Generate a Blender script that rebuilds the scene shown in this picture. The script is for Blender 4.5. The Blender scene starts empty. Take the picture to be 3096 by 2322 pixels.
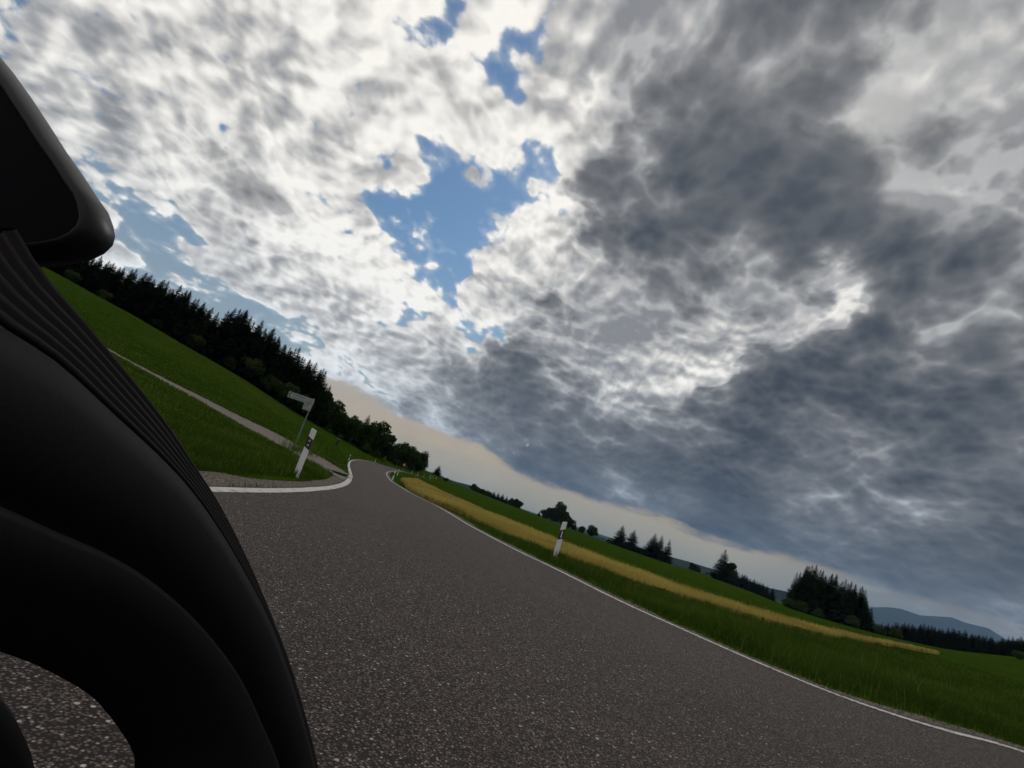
import bpy, math, random
import numpy as np
from mathutils import Vector, Matrix

scene = bpy.context.scene
# ------------------------------------------------------------------ camera
PITCH = math.atan(342 / 1600.0)
ROLL = math.radians(18.0)
CAM_Z = 1.0
_U = Vector((0, -math.sin(PITCH), math.cos(PITCH)))
_F = Vector((0, math.cos(PITCH), math.sin(PITCH)))
_H = Vector((1, 0, 0))
_RX = _H * math.cos(ROLL) + _U * math.sin(ROLL)
_UP = -_H * math.sin(ROLL) + _U * math.cos(ROLL)
cam_data = bpy.data.cameras.new('camera')
cam_data.sensor_width = 36.0
cam_data.lens = 36.0 * 1600 / 3096
cam_data.clip_start = 0.02
cam_data.clip_end = 40000
cam = bpy.data.objects.new('camera', cam_data)
scene.collection.objects.link(cam)
cam.matrix_world = Matrix(((_RX.x, _UP.x, -_F.x, 0), (_RX.y, _UP.y, -_F.y, 0), (_RX.z, _UP.z, -_F.z, CAM_Z), (0, 0, 0, 1)))
scene.camera = cam

def sky_dir(x, y):
    """compass direction of a feature of the sky, noted from the photograph"""
    v = _RX * (x - 1548) - _UP * (y - 1161) + _F * 1600
    return v.normalized()

# ------------------------------------------------------------------ sky
SUN_DIR = sky_dir(2520, 330)
SUN_EL = math.asin(SUN_DIR.z)
SUN_AZ = math.atan2(SUN_DIR.x, SUN_DIR.y)

class NT:
    """small helper around a node tree"""
    def __init__(s, tree):
        s.t = tree; s.n = tree.nodes; s.l = tree.links
    def put(s, sock, v):
        if hasattr(v, 'is_output'): s.l.new(v, sock)
        elif v is not None: sock.default_value = v
    def math(s, op, a=None, b=None, c=None, clamp=False):
        m = s.n.new('ShaderNodeMath'); m.operation = op; m.use_clamp = clamp
        for i, v in enumerate((a, b, c)):
            if v is not None: s.put(m.inputs[i], v)
        return m.outputs[0]
    def vec(s, op, a=None, b=None, scale=None):
        m = s.n.new('ShaderNodeVectorMath'); m.operation = op
        s.put(m.inputs[0], a)
        if b is not None: s.put(m.inputs[1], b)
        if scale is not None: s.put(m.inputs['Scale'], scale)
        return m.outputs['Value'] if op in ('DOT_PRODUCT', 'LENGTH', 'DISTANCE') else m.outputs[0]
    def comb(s, x, y, z):
        m = s.n.new('ShaderNodeCombineXYZ')
        for i, v in enumerate((x, y, z)): s.put(m.inputs[i], v)
        return m.outputs[0]
    def sep(s, v):
        m = s.n.new('ShaderNodeSeparateXYZ'); s.put(m.inputs[0], v)
        return m.outputs
    def noise(s, v, scale, detail=2, rough=.5, lac=2.0, dist=0.0, out='Fac', dim='3D'):
        m = s.n.new('ShaderNodeTexNoise'); m.noise_dimensions = dim
        s.put(m.inputs['Vector'], v)
        s.put(m.inputs['Scale'], scale); s.put(m.inputs['Detail'], detail)
        s.put(m.inputs['Roughness'], rough); s.put(m.inputs['Lacunarity'], lac); s.put(m.inputs['Distortion'], dist)
        return m.outputs[out]
    def voronoi(s, v, scale, feature='F1', detail=0, rough=.5, rand=1.0, smooth=None, out='Distance', dim='3D'):
        m = s.n.new('ShaderNodeTexVoronoi'); m.feature = feature; m.voronoi_dimensions = dim
        s.put(m.inputs['Vector'], v); s.put(m.inputs['Scale'], scale)
        s.put(m.inputs['Detail'], detail); s.put(m.inputs['Roughness'], rough); s.put(m.inputs['Randomness'], rand)
        if smooth is not None: s.put(m.inputs['Smoothness'], smooth)
        return m.outputs[out]
    def step(s, v, a, b, lo=0.0, hi=1.0, kind='SMOOTHSTEP'):
        m = s.n.new('ShaderNodeMapRange'); m.interpolation_type = kind; m.clamp = True
        s.put(m.inputs['Value'], v); s.put(m.inputs['From Min'], a); s.put(m.inputs['From Max'], b)
        s.put(m.inputs['To Min'], lo); s.put(m.inputs['To Max'], hi)
        return m.outputs[0]
    def ramp(s, v, stops, interp='LINEAR'):
        m = s.n.new('ShaderNodeValToRGB'); s.put(m.inputs[0], v)
        e = m.color_ramp.elements; m.color_ramp.interpolation = interp
        while len(e) > 1: e.remove(e[-1])
        e[0].position = stops[0][0]; e[0].color = (*stops[0][1], 1)
        for p, c in stops[1:]:
            k = e.new(p); k.color = (*c, 1)
        return m.outputs[0]
    def mix(s, f, a, b, mode='MIX'):
        m = s.n.new('ShaderNodeMix'); m.data_type = 'RGBA'; m.blend_type = mode
        s.put(m.inputs[0], f)
        for i, v in ((6, a), (7, b)):
            if isinstance(v, tuple) and len(v) == 3: v = (*v, 1)
            s.put(m.inputs[i], v)
        return m.outputs[2]
    def lerp(s, f, a, b):
        m = s.n.new('ShaderNodeMix'); m.data_type = 'FLOAT'
        s.put(m.inputs[0], f); s.put(m.inputs[2], a); s.put(m.inputs[3], b)
        return m.outputs[0]

# cloud masses of this sky: (x, y, angular size, amount); noted as seen, turned into compass directions
GAPS = [  # where the deck is open (amount > 0) or closed up (amount < 0)
    (1340, 560, 150, .46), (1295, 700, 95, .36), (1420, 590, 100, .22), (1350, 800, 55, .25), (1250, 840, 40, .12), (1120, 700, 70, .22), (1590, 430, 90, .30),
    (1630, 530, 75, .28), (1320, 30, 80, .34), (1230, 50, 50, .2), (1830, 295, 38, .26), (1500, 225, 45, .22), (1095, 322, 24, .22), (660, 430, 30, .22), (640, 530, 34, .24),
    (520, 372, 24, .2), (290, 530, 60, .26), (380, 650, 60, .2), (420, 740, 60, .3), (520, 820, 55, .3), (640, 890, 55, .3), (760, 950, 50, .26), (900, 1010, 60, .3),
    (1180, 640, 60, .15), (1700, 780, 60, .1),
    (1640, 730, 110, -.30), (1530, 420, 60, -.12), (1010, 470, 170, -.2), (1120, 830, 110, -.2), (1510, 510, 36, -.2), (1750, 300, 80, -.16),
    (2200, 500, 500, -.25), (2600, 1000, 600, -.3), (700, 300, 300, -.15), (1600, 1150, 300, -.2), (2000, 100, 300, -.2)]
SHADE = [  # thick, dark-bellied clouds (amount > 0) and thin bright ones (amount < 0)
    (2130, 150, 170, .30), (2560, 110, 190, .75), (2420, 250, 130, .5), (2720, 200, 120, .4), (2180, 300, 130, .22), (1930, 130, 170, .18), (2120, 560, 150, .3), (2000, 450, 110, .22), (1800, 90, 120, .12),
    (2760, 440, 110, .34), (2600, 600, 90, .34), (2900, 420, 80, .3), (2420, 740, 80, .28), (2160, 760, 100, .22), (2060, 900, 130, .34), (2300, 880, 110, .3), (1950, 590, 100, .2),
    (2990, 690, 150, .24), (3050, 900, 170, .34), (2800, 850, 130, .2), (2750, 1150, 170, .2), (2950, 1200, 200, .28), (2560, 1110, 90, .2), (2500, 1420, 170, .5), (2800, 1430, 200, .55),
    (3050, 1560, 200, .42), (2250, 1400, 140, .3), (2060, 1420, 120, .32), (2350, 1560, 150, .6), (1850, 1400, 110, .6), (1700, 1400, 80, .55), (2150, 1530, 110, .5), (2700, 1640, 120, .3), (2050, 1270, 90, .2),
    (1370, 1235, 75, .6), (1250, 1215, 55, .45), (1160, 1180, 45, .2), (1500, 1085, 80, .6), (1400, 1060, 60, .25), (1300, 1030, 60, .15), (1650, 1100, 80, .3), (1650, 960, 80, .22), (1800, 960, 80, .2),
    (1050, 930, 55, .2), (960, 850, 50, .2), (1600, 1350, 60, .25), (1480, 1320, 40, .15), (1850, 690, 90, .2), (1900, 860, 90, .22),
    (620, 190, 110, .2), (800, 300, 100, .22), (150, 60, 120, .26), (250, 110, 80, .2), (300, 420, 60, .12), (480, 620, 60, .14), (720, 430, 90, .2), (1050, 280, 120, .06), (700, 740, 70, .15), (600, 560, 60, .06), (880, 640, 70, .1),
    (2500, 370, 75, -.55), (2420, 420, 60, -.3), (2990, 60, 110, -.5), (3060, 250, 100, -.6), (2960, 190, 70, -.3), (2530, 790, 45, -.45), (2560, 880, 60, -.45), (2300, 690, 34, -.4), (2060, 30, 30, -.4), (2620, 270, 26, -.3),
    (2130, 1000, 100, -.25), (2060, 1130, 70, -.5), (2200, 1170, 60, -.5), (2430, 1290, 55, -.55), (2560, 1240, 60, -.5), (2560, 970, 60, -.35), (2700, 1000, 22, -.35), (2900, 530, 40, -.3), (2770, 1390, 18, -.3), (2300, 990, 70, -.3),
    (1000, 470, 150, -.22), (1640, 700, 90, -.22), (1530, 330, 120, -.2), (1050, 100, 120, -.2), (1130, 870, 100, -.2), (1230, 920, 90, -.2), (450, 470, 60, -.14), (550, 420, 80, -.12), (300, 250, 60, -.1), (1880, 620, 40, -.1), (950, 760, 100, -.16), (1700, 1070, 50, -.3), (1690, 1040, 45, -.2), (1880, 1110, 50, -.35), (1900, 1330, 40, -.1)]

world = bpy.data.worlds.new('World'); scene.world = world
world.use_nodes = True
wt = world.node_tree; wt.nodes.clear(); W = NT(wt)
tc = wt.nodes.new('ShaderNodeTexCoord')
D = W.vec('NORMALIZE', tc.outputs['Generated'])
dx, dy, dz = W.sep(D)
zc = W.math('MAXIMUM', dz, 0.0)
inv = W.math('DIVIDE', 1.0, W.math('ADD', zc, 0.40))
# position on the cloud deck, streets of cloud running along one wind direction
WIND = math.radians(14)
pa = W.math('MULTIPLY', W.math('ADD', W.math('MULTIPLY', dx, math.cos(WIND)), W.math('MULTIPLY', dy, -math.sin(WIND))), inv)
pb = W.math('MULTIPLY', W.math('ADD', W.math('MULTIPLY', dx, math.sin(WIND)), W.math('MULTIPLY', dy, math.cos(WIND))), inv)
P = W.vec('ADD', W.comb(pa, W.math('MULTIPLY', pb, 0.9), 0.0), (11.7, 7.9, 0.0))
warp = W.vec('SUBTRACT', W.noise(P, 3.4, 3, .5, out='Color', dim='2D'), (.5, .5, .5))
Pw = W.vec('ADD', P, W.vec('SCALE', warp, scale=0.08))
# cloud masses feel the same turbulence
Dw = W.vec('NORMALIZE', W.vec('ADD', D, W.vec('SCALE', W.vec('SUBTRACT', W.noise(P, 6.0, 5, .58, out='Color', dim='2D'), (.5, .5, .5)), scale=0.10)))
def masses(items, vec):
    acc = 0.0
    for (x, y, r, amt) in items:
        c = sky_dir(x, y)
        cosang = _F.dot(c)
        ang = r * 1.15 / 1600.0 * cosang
        k = 1.0 / (ang * ang)
        g = W.math('EXPONENT', W.math('MULTIPLY_ADD', W.vec('DOT_PRODUCT', vec, tuple(c)), k, -k))
        acc = W.math('MULTIPLY_ADD', g, amt, acc)
    return acc
gap = W.math('MULTIPLY', masses(GAPS, Dw), .74)
dark = W.math('MULTIPLY', W.math('TANH', W.math('MULTIPLY', masses(SHADE, Dw), 1.7)), .47)

SUNP = Vector((math.sin(SUN_AZ - WIND), math.cos(SUN_AZ - WIND) * .8, 0)).normalized()
def puff(v):
    n = W.noise(v, 3.8, 6, .52, 2.1, dim='2D')
    b = W.voronoi(v, 10.0, 'F1', 2.2, .6, 1.0, dim='2D')
    return W.math('SUBTRACT', n, W.math('MULTIPLY', b, 0.36))
d0 = puff(Pw)
d1 = puff(W.vec('ADD', Pw, tuple(SUNP * 0.022)))
fine = W.noise(Pw, 16.0, 6, .62, dim='2D')
finec = W.math('SUBTRACT', fine, .5)
amp = W.step(dz, .03, .34, .42, 1.0)
cover = W.math('SUBTRACT', W.math('ADD', d0, 0.405), gap)
cover = W.math('ADD', cover, W.math('MULTIPLY', finec, 0.26))
cover = W.math('ADD', cover, W.math('MAXIMUM', W.step(dx, .02, .30, 0, .30), W.step(dx, -.16, -.30, 0, .06)))
alpha = W.step(cover, 0.445, 0.59)
alpha = W.math('MAXIMUM', alpha, W.step(cover, 0.36, 0.56, 0, .25))
relief = W.math('MULTIPLY', W.math('SUBTRACT', d0, d1), amp)
big = W.noise(Pw, 2.7, 6, .52, dim='2D')
bigc = W.math('SUBTRACT', big, .5)
# upper deck: bright, sunlit
up = W.math('ADD', W.math('MULTIPLY', bigc, W.math('MULTIPLY', amp, 1.5)), W.math('MULTIPLY', relief, 2.1))
up = W.math('ADD', up, W.math('ADD', W.math('MULTIPLY', W.math('MINIMUM', dark, .1), -.8), W.step(dx, -.2, .35, .64, .45)))
up = W.math('ADD', up, W.math('MULTIPLY', W.math('MULTIPLY', finec, amp), .26))
up = W.math('ADD', up, W.step(cover, .50, .74, .20, 0))
upper = W.ramp(up, [(0, (.25, .258, .275)), (.28, (.37, .375, .385)), (.52, (.56, .55, .535)), (.75, (.80, .775, .735)), (1, (.98, .95, .89))])
# lower clouds: thick bellies that let little light through
c2 = W.math('ADD', dark, W.math('MULTIPLY', bigc, W.math('MULTIPLY', amp, 2.1)))
c2 = W.math('ADD', c2, W.math('MULTIPLY', W.math('SUBTRACT', d0, .32), W.math('MULTIPLY', amp, 1.25)))
c2 = W.math('ADD', c2, W.math('MULTIPLY', W.math('MULTIPLY', finec, amp), .10))
broad = W.noise(W.vec('MULTIPLY', D, (1, 1, 1.7)), 3.1, 4, .5)
c2 = W.math('ADD', c2, W.math('MULTIPLY', W.math('SUBTRACT', broad, .5), .35))
c2 = W.math('ADD', c2, W.step(dx, -.3, .2, -.13, .17))
a2 = W.math('MULTIPLY', W.step(c2, -.06, W.step(dx, -.3, .15, .34, .15)), W.step(dx, -.3, .1, .72, 1.0))
lowv = W.math('ADD', c2, W.math('MULTIPLY', relief, -1.6))
lower = W.ramp(W.math('MULTIPLY', lowv, 1.0), [(0, (.44, .445, .45)), (.12, (.29, .296, .305)), (.30, (.175, .182, .195)), (.55, (.112, .122, .138)), (.85, (.066, .078, .098)), (1, (.052, .064, .085))])
col = W.mix(a2, upper, lower)
# light forward-scattered round the hidden sun
sa = W.math('MULTIPLY_ADD', W.vec('DOT_PRODUCT', D, tuple(SUN_DIR)), 70.0, -70.0)
glow = W.math('EXPONENT', sa)
col = W.mix(W.math('MULTIPLY', glow, W.step(c2, .35, -.15, .04, .38)), col, (1.0, .965, .90))
# air light: distance blues the far bellies
el = W.math('ARCSINE', dz)
hz = W.math('EXPONENT', W.math('MULTIPLY', zc, -7.0))
col = W.mix(W.math('MULTIPLY', hz, .8), col, W.mix(1.0, col, (.70, .93, 1.22), 'MULTIPLY'))
# blue air
sky = wt.nodes.new('ShaderNodeTexSky'); sky.sky_type = 'NISHITA'; sky.sun_disc = False
sky.sun_elevation = SUN_EL; sky.sun_rotation = SUN_AZ; sky.air_density = 1.4; sky.dust_density = .6; sky.ozone_density = 2.0
blue = W.vec('SCALE', sky.outputs[0], scale=0.085)
blue = W.mix(1.0, blue, (.60, .76, .88), 'MULTIPLY')
blue = W.mix(W.step(dz, .42, .10, 0, .62), blue, (.30, .345, .40))
skyc = W.mix(alpha, blue, col)
# clear strip under the cloud base along the horizon
edge = W.math('ADD', el, W.math('MULTIPLY', W.math('SUBTRACT', W.noise(W.vec('MULTIPLY', D, (5, 5, 16)), 1.0, 6, .6), .5), 0.075))
baseh = W.step(dx, -.35, .25, .105, .050)
under = W.step(edge, W.math('SUBTRACT', baseh, .006), W.math('ADD', baseh, .008), 1, 0)
under = W.math('MULTIPLY', under, W.step(dx, .42, .66, 1, .25))
warm = W.ramp(W.math('MULTIPLY', el, 8.0), [(0, (.31, .305, .26)), (.25, (.43, .38, .28)), (.5, (.50, .405, .285)), (1, (.42, .40, .36))])
skyc = W.mix(W.math('MULTIPLY', under, .93), skyc, warm)
skyc = W.mix(W.step(dz, -.02, 0.0, 1, 0), skyc, (.12, .12, .10))
bg = wt.nodes.new('ShaderNodeBackground'); W.put(bg.inputs[0], skyc); bg.inputs[1].default_value = 1.0
wo = wt.nodes.new('ShaderNodeOutputWorld'); wt.links.new(bg.outputs[0], wo.inputs[0])
world.cycles.sampling_method = 'MANUAL'; world.cycles.sample_map_resolution = 512

vs = scene.view_settings
vs.view_transform = 'Standard'; vs.look = 'None'; vs.exposure = 0.0; vs.gamma = 1.0

scene.cycles.use_adaptive_sampling = True
scene.cycles.adaptive_threshold = 0.02
scene.cycles.adaptive_min_samples = 6

# ------------------------------------------------------------------ sun
sun_data = bpy.data.lights.new('sun', 'SUN')
sun_data.energy = 0.8; sun_data.angle = math.radians(14); sun_data.color = (1.0, .95, .88)
sun = bpy.data.objects.new('sun', sun_data); scene.collection.objects.link(sun)
sun.rotation_euler = (-SUN_DIR).to_track_quat('-Z', 'Y').to_euler()

# ------------------------------------------------------------------ helpers
rng = np.random.default_rng(7)
COL = scene.collection

def spot(x, y, dist):
    """place seen at (x, y) in the photograph, at a given distance ahead in metres"""
    v = _RX * (x - 1548) - _UP * (y - 1161) + _F * 1600
    p = v * (dist / v.y)
    return (p.x, p.y, p.z + CAM_Z)

def link(name, me, mat=None, parent=None, smooth=False):
    o = bpy.data.objects.new(name, me)
    COL.objects.link(o)
    if mat is not None and not me.materials: me.materials.append(mat)
    if parent is not None: o.parent = parent
    if smooth: me.polygons.foreach_set('use_smooth', [True] * len(me.polygons))
    return o

def mesh(name, verts, faces):
    me = bpy.data.meshes.new(name)
    me.from_pydata([tuple(map(float, v)) for v in verts], [], faces)
    me.update()
    return me

def big_mesh(name, verts, loops, sizes, tint=None):
    """mesh from arrays: verts (n,3), loops flat vertex indices, sizes of each face"""
    me = bpy.data.meshes.new(name)
    me.vertices.add(len(verts)); me.vertices.foreach_set('co', np.asarray(verts, 'f').ravel())
    me.loops.add(len(loops)); me.loops.foreach_set('vertex_index', np.asarray(loops, 'i'))
    me.polygons.add(len(sizes))
    st = np.concatenate(([0], np.cumsum(sizes)[:-1]))
    me.polygons.foreach_set('loop_start', st.astype('i'))
    me.polygons.foreach_set('loop_total', np.asarray(sizes, 'i'))
    if tint is not None:
        a = me.attributes.new('tint', 'FLOAT', 'POINT')
        a.data.foreach_set('value', np.asarray(tint, 'f'))
    me.update(calc_edges=True); me.validate()
    return me

def tag(o, label=None, cat=None, group=None, kind=None):
    if label: o['label'] = label
    if cat: o['category'] = cat
    if group: o['group'] = group
    if kind: o['kind'] = kind
    return o

def empty(name, loc, rot=(0, 0, 0)):
    o = bpy.data.objects.new(name, None); COL.objects.link(o)
    o.location = loc; o.rotation_euler = rot; o.empty_display_size = .3
    return o

class MB:
    """collects simple shapes into one mesh"""
    def __init__(s): s.v = []; s.f = []
    def add(s, v, f):
        n = len(s.v); s.v += [tuple(map(float, p)) for p in v]; s.f += [tuple(i + n for i in q) for q in f]
        return s
    def box(s, c, d, rz=0):
        cx, cy, cz = c; dx, dy, dz = (k / 2 for k in d)
        ca, sa = math.cos(rz), math.sin(rz)
        v = []
        for z in (-dz, dz):
            for (x, y) in ((-dx, -dy), (dx, -dy), (dx, dy), (-dx, dy)):
                v.append((cx + x * ca - y * sa, cy + x * sa + y * ca, cz + z))
        return s.add(v, [(3, 2, 1, 0), (4, 5, 6, 7), (0, 1, 5, 4), (1, 2, 6, 5), (2, 3, 7, 6), (3, 0, 4, 7)])
    def tube(s, pts, rad, n=8, cap=True):
        pts = [Vector(p) for p in pts]
        if not hasattr(rad, '__len__'): rad = [rad] * len(pts)
        rings = []
        for i, p in enumerate(pts):
            t = (pts[min(i + 1, len(pts) - 1)] - pts[max(i - 1, 0)]).normalized()
            a = t.orthogonal().normalized() if abs(t.z) > .9 else t.cross(Vector((0, 0, 1))).normalized()
            if abs(t.z) > .9: a = (Vector((1, 0, 0)) - t * t.x).normalized()
            b = t.cross(a)
            rings.append([p + (a * math.cos(k * 2 * math.pi / n) + b * math.sin(k * 2 * math.pi / n)) * rad[i] for k in range(n)])
        v = [q for r in rings for q in r]; f = []
        for i in range(len(pts) - 1):
            for k in range(n):
                f.append((i * n + k, i * n + (k + 1) % n, (i + 1) * n + (k + 1) % n, (i + 1) * n + k))
        if cap:
            f.append(tuple(range(n - 1, -1, -1))); f.append(tuple((len(pts) - 1) * n + k for k in range(n)))
        return s.add(v, f)
    def prism(s, prof, y0, y1):
        """profile of (x, z) points extruded along y"""
        n = len(prof)
        v = [(x, y0, z) for x, z in prof] + [(x, y1, z) for x, z in prof]
        f = [tuple(range(n)), tuple(range(2 * n - 1, n - 1, -1))] + [(i, i + n, (i + 1) % n + n, (i + 1) % n) for i in range(n)]
        return s.add(v, f)
    def build(s, name, mat, parent=None, smooth=False):
        return link(name, mesh(name, s.v, s.f), mat, parent, smooth)

def material(name, col, rough=.9, spec=.2, build=None, translucent=0.0):
    m = bpy.data.materials.new(name); m.use_nodes = True
    t = m.node_tree; b = t.nodes['Principled BSDF']; N = NT(t)
    b.inputs['Base Color'].default_value = (*col, 1)
    b.inputs['Roughness'].default_value = rough
    b.inputs['Specular IOR Level'].default_value = spec
    if build: build(N, b)
    if translucent:
        tr = t.nodes.new('ShaderNodeBsdfTranslucent'); mx = t.nodes.new('ShaderNodeMixShader')
        src = b.inputs['Base Color']
        if src.is_linked: t.links.new(src.links[0].from_socket, tr.inputs[0])
        else: tr.inputs[0].default_value = (*col, 1)
        mx.inputs[0].default_value = translucent
        out = t.nodes['Material Output']
        t.links.new(b.outputs[0], mx.inputs[1]); t.links.new(tr.outputs[0], mx.inputs[2]); t.links.new(mx.outputs[0], out.inputs[0])
    return m

def geo_pos(N):
    g = N.n.new('ShaderNodeNewGeometry'); return g.outputs['Position']
def bump(N, b, h, dist, strength=1.0):
    k = N.n.new('ShaderNodeBump'); k.inputs['Distance'].default_value = dist; k.inputs['Strength'].default_value = strength
    N.put(k.inputs['Height'], h); N.l.new(k.outputs[0], b.inputs['Normal'])

# ------------------------------------------------------------------ materials
def m_asphalt(N, b):
    p = geo_pos(N)
    big = N.noise(p, .35, 3, .5); mid = N.noise(p, 9.0, 3, .6)
    cell = N.n.new('ShaderNodeTexVoronoi'); cell.inputs['Scale'].default_value = 80; N.put(cell.inputs['Vector'], p)
    rnd = N.sep(cell.outputs['Color'])
    dist = cell.outputs['Distance']
    body = N.step(dist, .25, .62, 1, 0)                     # stone against tar
    c = N.mix(rnd[0], (.051, .038, .032), (.150, .115, .099))
    c = N.mix(N.math('MULTIPLY', N.step(rnd[1], .87, .92), N.step(rnd[2], 0, 1, .55, 1)), c, (.34, .315, .28))
    c = N.mix(N.math('MULTIPLY', N.step(rnd[1], .10, .05), .6), c, (.24, .17, .13))
    c = N.mix(body, (.015, .012, .011), c)
    big_v = N.n.new('ShaderNodeTexVoronoi'); big_v.inputs['Scale'].default_value = 23; N.put(big_v.inputs['Vector'], p)
    r2 = N.sep(big_v.outputs['Color'])
    chip = N.math('MULTIPLY', N.step(r2[0], .84, .88), N.step(big_v.outputs['Distance'], .14, .24, 1, 0))
    c = N.mix(chip, c, (.42, .39, .345))
    c = N.mix(N.step(big, .35, .7, 0, .35), c, N.mix(1.0, c, (1.25, 1.17, 1.12), 'MULTIPLY'))
    c = N.mix(N.step(mid, .45, .75, 0, .3), c, N.mix(1.0, c, (.72, .70, .70), 'MULTIPLY'))
    at_ = N.n.new('ShaderNodeAttribute'); at_.attribute_name = 'across'
    trk = N.math('ABSOLUTE', N.math('SUBTRACT', N.math('FRACT', N.math('MULTIPLY', at_.outputs['Fac'], 2.0)), .5))   # four polished wheel tracks
    trk = N.math('MULTIPLY', N.step(trk, .30, .12), N.step(N.noise(p, .22, 3, .5), .35, .62))
    c = N.mix(N.math('MULTIPLY', trk, .35), c, N.mix(1.0, c, (1.28, 1.25, 1.22), 'MULTIPLY'))
    patch = N.noise(N.vec('MULTIPLY', p, (1, .45, 1)), .8, 5, .6)
    c = N.mix(N.step(patch, .56, .66, 0, .30), c, N.mix(1.0, c, (.66, .64, .64), 'MULTIPLY'))
    N.put(b.inputs['Base Color'], c)
    h = N.math('ADD', N.math('MULTIPLY', body, .7), N.math('MULTIPLY', chip, .5))
    bump(N, b, h, .006, .9)
M_ASPHALT = material('asphalt', (.1, .1, .1), .8, .18, m_asphalt)

def m_path(N, b):
    p = geo_pos(N)
    n = N.noise(p, 2.2, 5, .6); f = N.noise(p, 40, 3, .6)
    c = N.mix(n, (.115, .095, .082), (.19, .16, .14))
    c = N.mix(N.step(f, .55, .75, 0, .6), c, (.25, .22, .19))
    N.put(b.inputs['Base Color'], c); bump(N, b, f, .01, .7)
M_PATH = material('path_surface', (.2, .18, .16), .9, .2, m_path)

def m_gravel(N, b):
    p = geo_pos(N)
    v = N.n.new('ShaderNodeTexVoronoi'); v.inputs['Scale'].default_value = 26; N.put(v.inputs['Vector'], p)
    r = N.sep(v.outputs['Color'])
    c = N.mix(r[0], (.11, .09, .07), (.30, .26, .21))
    c = N.mix(N.step(v.outputs['Distance'], .3, .6), c, (.05, .042, .033))
    c = N.mix(N.step(N.noise(p, 1.6, 4, .6), .52, .68, 0, .75), c, (.13, .10, .065))
    N.put(b.inputs['Base Color'], c); bump(N, b, v.outputs['Distance'], -.02, .9)
M_GRAVEL = material('gravel', (.2, .17, .14), .95, .15, m_gravel)

def m_line(N, b):
    p = geo_pos(N)
    w = N.noise(p, 5.5, 6, .68); f = N.noise(p, 60, 2, .6)
    c = N.mix(f, (.40, .385, .355), (.56, .54, .50))
    c = N.mix(N.step(w, .52, .64, 0, .85), c, (.17, .15, .14))
    N.put(b.inputs['Base Color'], c); bump(N, b, f, .004, .7)
M_LINE = material('road_paint', (.6, .58, .55), .75, .3, m_line)

def m_ground(N, b):
    p = geo_pos(N)
    big = N.noise(p, .03, 4, .55); mid = N.noise(p, .55, 5, .62); f = N.noise(p, 7.0, 4, .68)
    streak = N.noise(N.vec('MULTIPLY', p, (.9, .12, 1)), 1.0, 4, .6)
    c = N.mix(N.step(mid, .3, .7), (.017, .038, .003), (.034, .066, .006))
    c = N.mix(N.step(big, .42, .66, 0, .5), c, (.044, .060, .007))
    c = N.mix(N.step(streak, .45, .75, 0, .5), c, (.014, .034, .003))
    c = N.mix(N.step(f, .60, .72, 0, .6), c, (.055, .090, .012))
    c = N.mix(N.step(f, .40, .30, 0, .65), c, (.016, .026, .004))
    N.put(b.inputs['Base Color'], c); bump(N, b, N.math('ADD', f, mid), .12, .8)
M_GROUND = material('meadow', (.05, .08, .01), 1.0, 0.0, m_ground)

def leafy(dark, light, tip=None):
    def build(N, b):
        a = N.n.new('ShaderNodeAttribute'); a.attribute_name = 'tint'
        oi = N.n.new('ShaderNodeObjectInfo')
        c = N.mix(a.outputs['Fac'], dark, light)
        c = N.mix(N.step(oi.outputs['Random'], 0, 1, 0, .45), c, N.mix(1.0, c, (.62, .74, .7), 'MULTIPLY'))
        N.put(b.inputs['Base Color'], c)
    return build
M_GRASS = material('grass_blades', (.05, .09, .01), .8, 0.03, leafy((.024, .050, .004), (.125, .19, .026)), .35)
M_WEED = material('seed_stalks', (.12, .12, .04), .85, .15, leafy((.035, .055, .008), (.15, .15, .045)), .3)
M_CROP = material('ripening_crop', (.35, .26, .06), .85, 0.03, leafy((.22, .175, .04), (.55, .44, .13)), .3)
M_SPRUCE = material('spruce_needles', (.02, .035, .015), .9, 0.0, leafy((.010, .020, .009), (.028, .046, .020)), .12)
M_LEAF = material('tree_leaves', (.04, .06, .015), .85, 0.0, leafy((.018, .034, .009), (.052, .084, .020)), .25)
M_BUSH = material('bush_leaves', (.05, .08, .02), .85, 0.0, leafy((.030, .052, .016), (.085, .122, .036)), .3)
M_BARK = material('bark', (.05, .04, .03), .95, .1)
def m_crop_floor(N, b):
    p = geo_pos(N)
    f = N.noise(p, 6, 4, .65); s = N.noise(N.vec('MULTIPLY', p, (1.2, .25, 1)), 1, 4, .6)
    c = N.mix(f, (.21, .175, .042), (.39, .32, .09)); c = N.mix(N.step(s, .55, .7, 0, .5), c, (.17, .15, .03))
    N.put(b.inputs['Base Color'], c); bump(N, b, f, .15, .8)
M_CROPFLOOR = material('crop_canopy', (.3, .22, .05), 1, 0.0, m_crop_floor)
def m_hill(N, b):
    p = geo_pos(N)
    n = N.noise(p, .0016, 5, .6)
    N.put(b.inputs['Base Color'], N.mix(N.step(n, .45, .6), (.012, .020, .018), (.022, .032, .020)))
M_HILL = material('wooded_hills', (.03, .045, .03), 1, 0.0, m_hill)
M_ROCK = material('mountain_slopes', (.022, .030, .036), 1, 0.0)
def m_white(N, b):
    p = geo_pos(N); n = N.noise(p, 14, 5, .65)
    N.put(b.inputs['Base Color'], N.mix(N.step(n, .52, .75, 0, .35), (.74, .73, .70), (.46, .44, .39)))
M_WHITE = material('white_plastic', (.74, .73, .7), .5, .4, m_white)
M_BLACKP = material('black_plastic', (.012, .012, .013), .5, .4)
M_REFLECT = material('reflector', (.55, .56, .58), .25, .6)
M_GALV = material('galvanised_steel', (.16, .17, .18), .55, .5)
M_SIGNW = material('sign_face', (.34, .37, .33), .55, .4)
M_SIGNG = material('sign_lettering', (.010, .035, .022), .6, .3)
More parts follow.
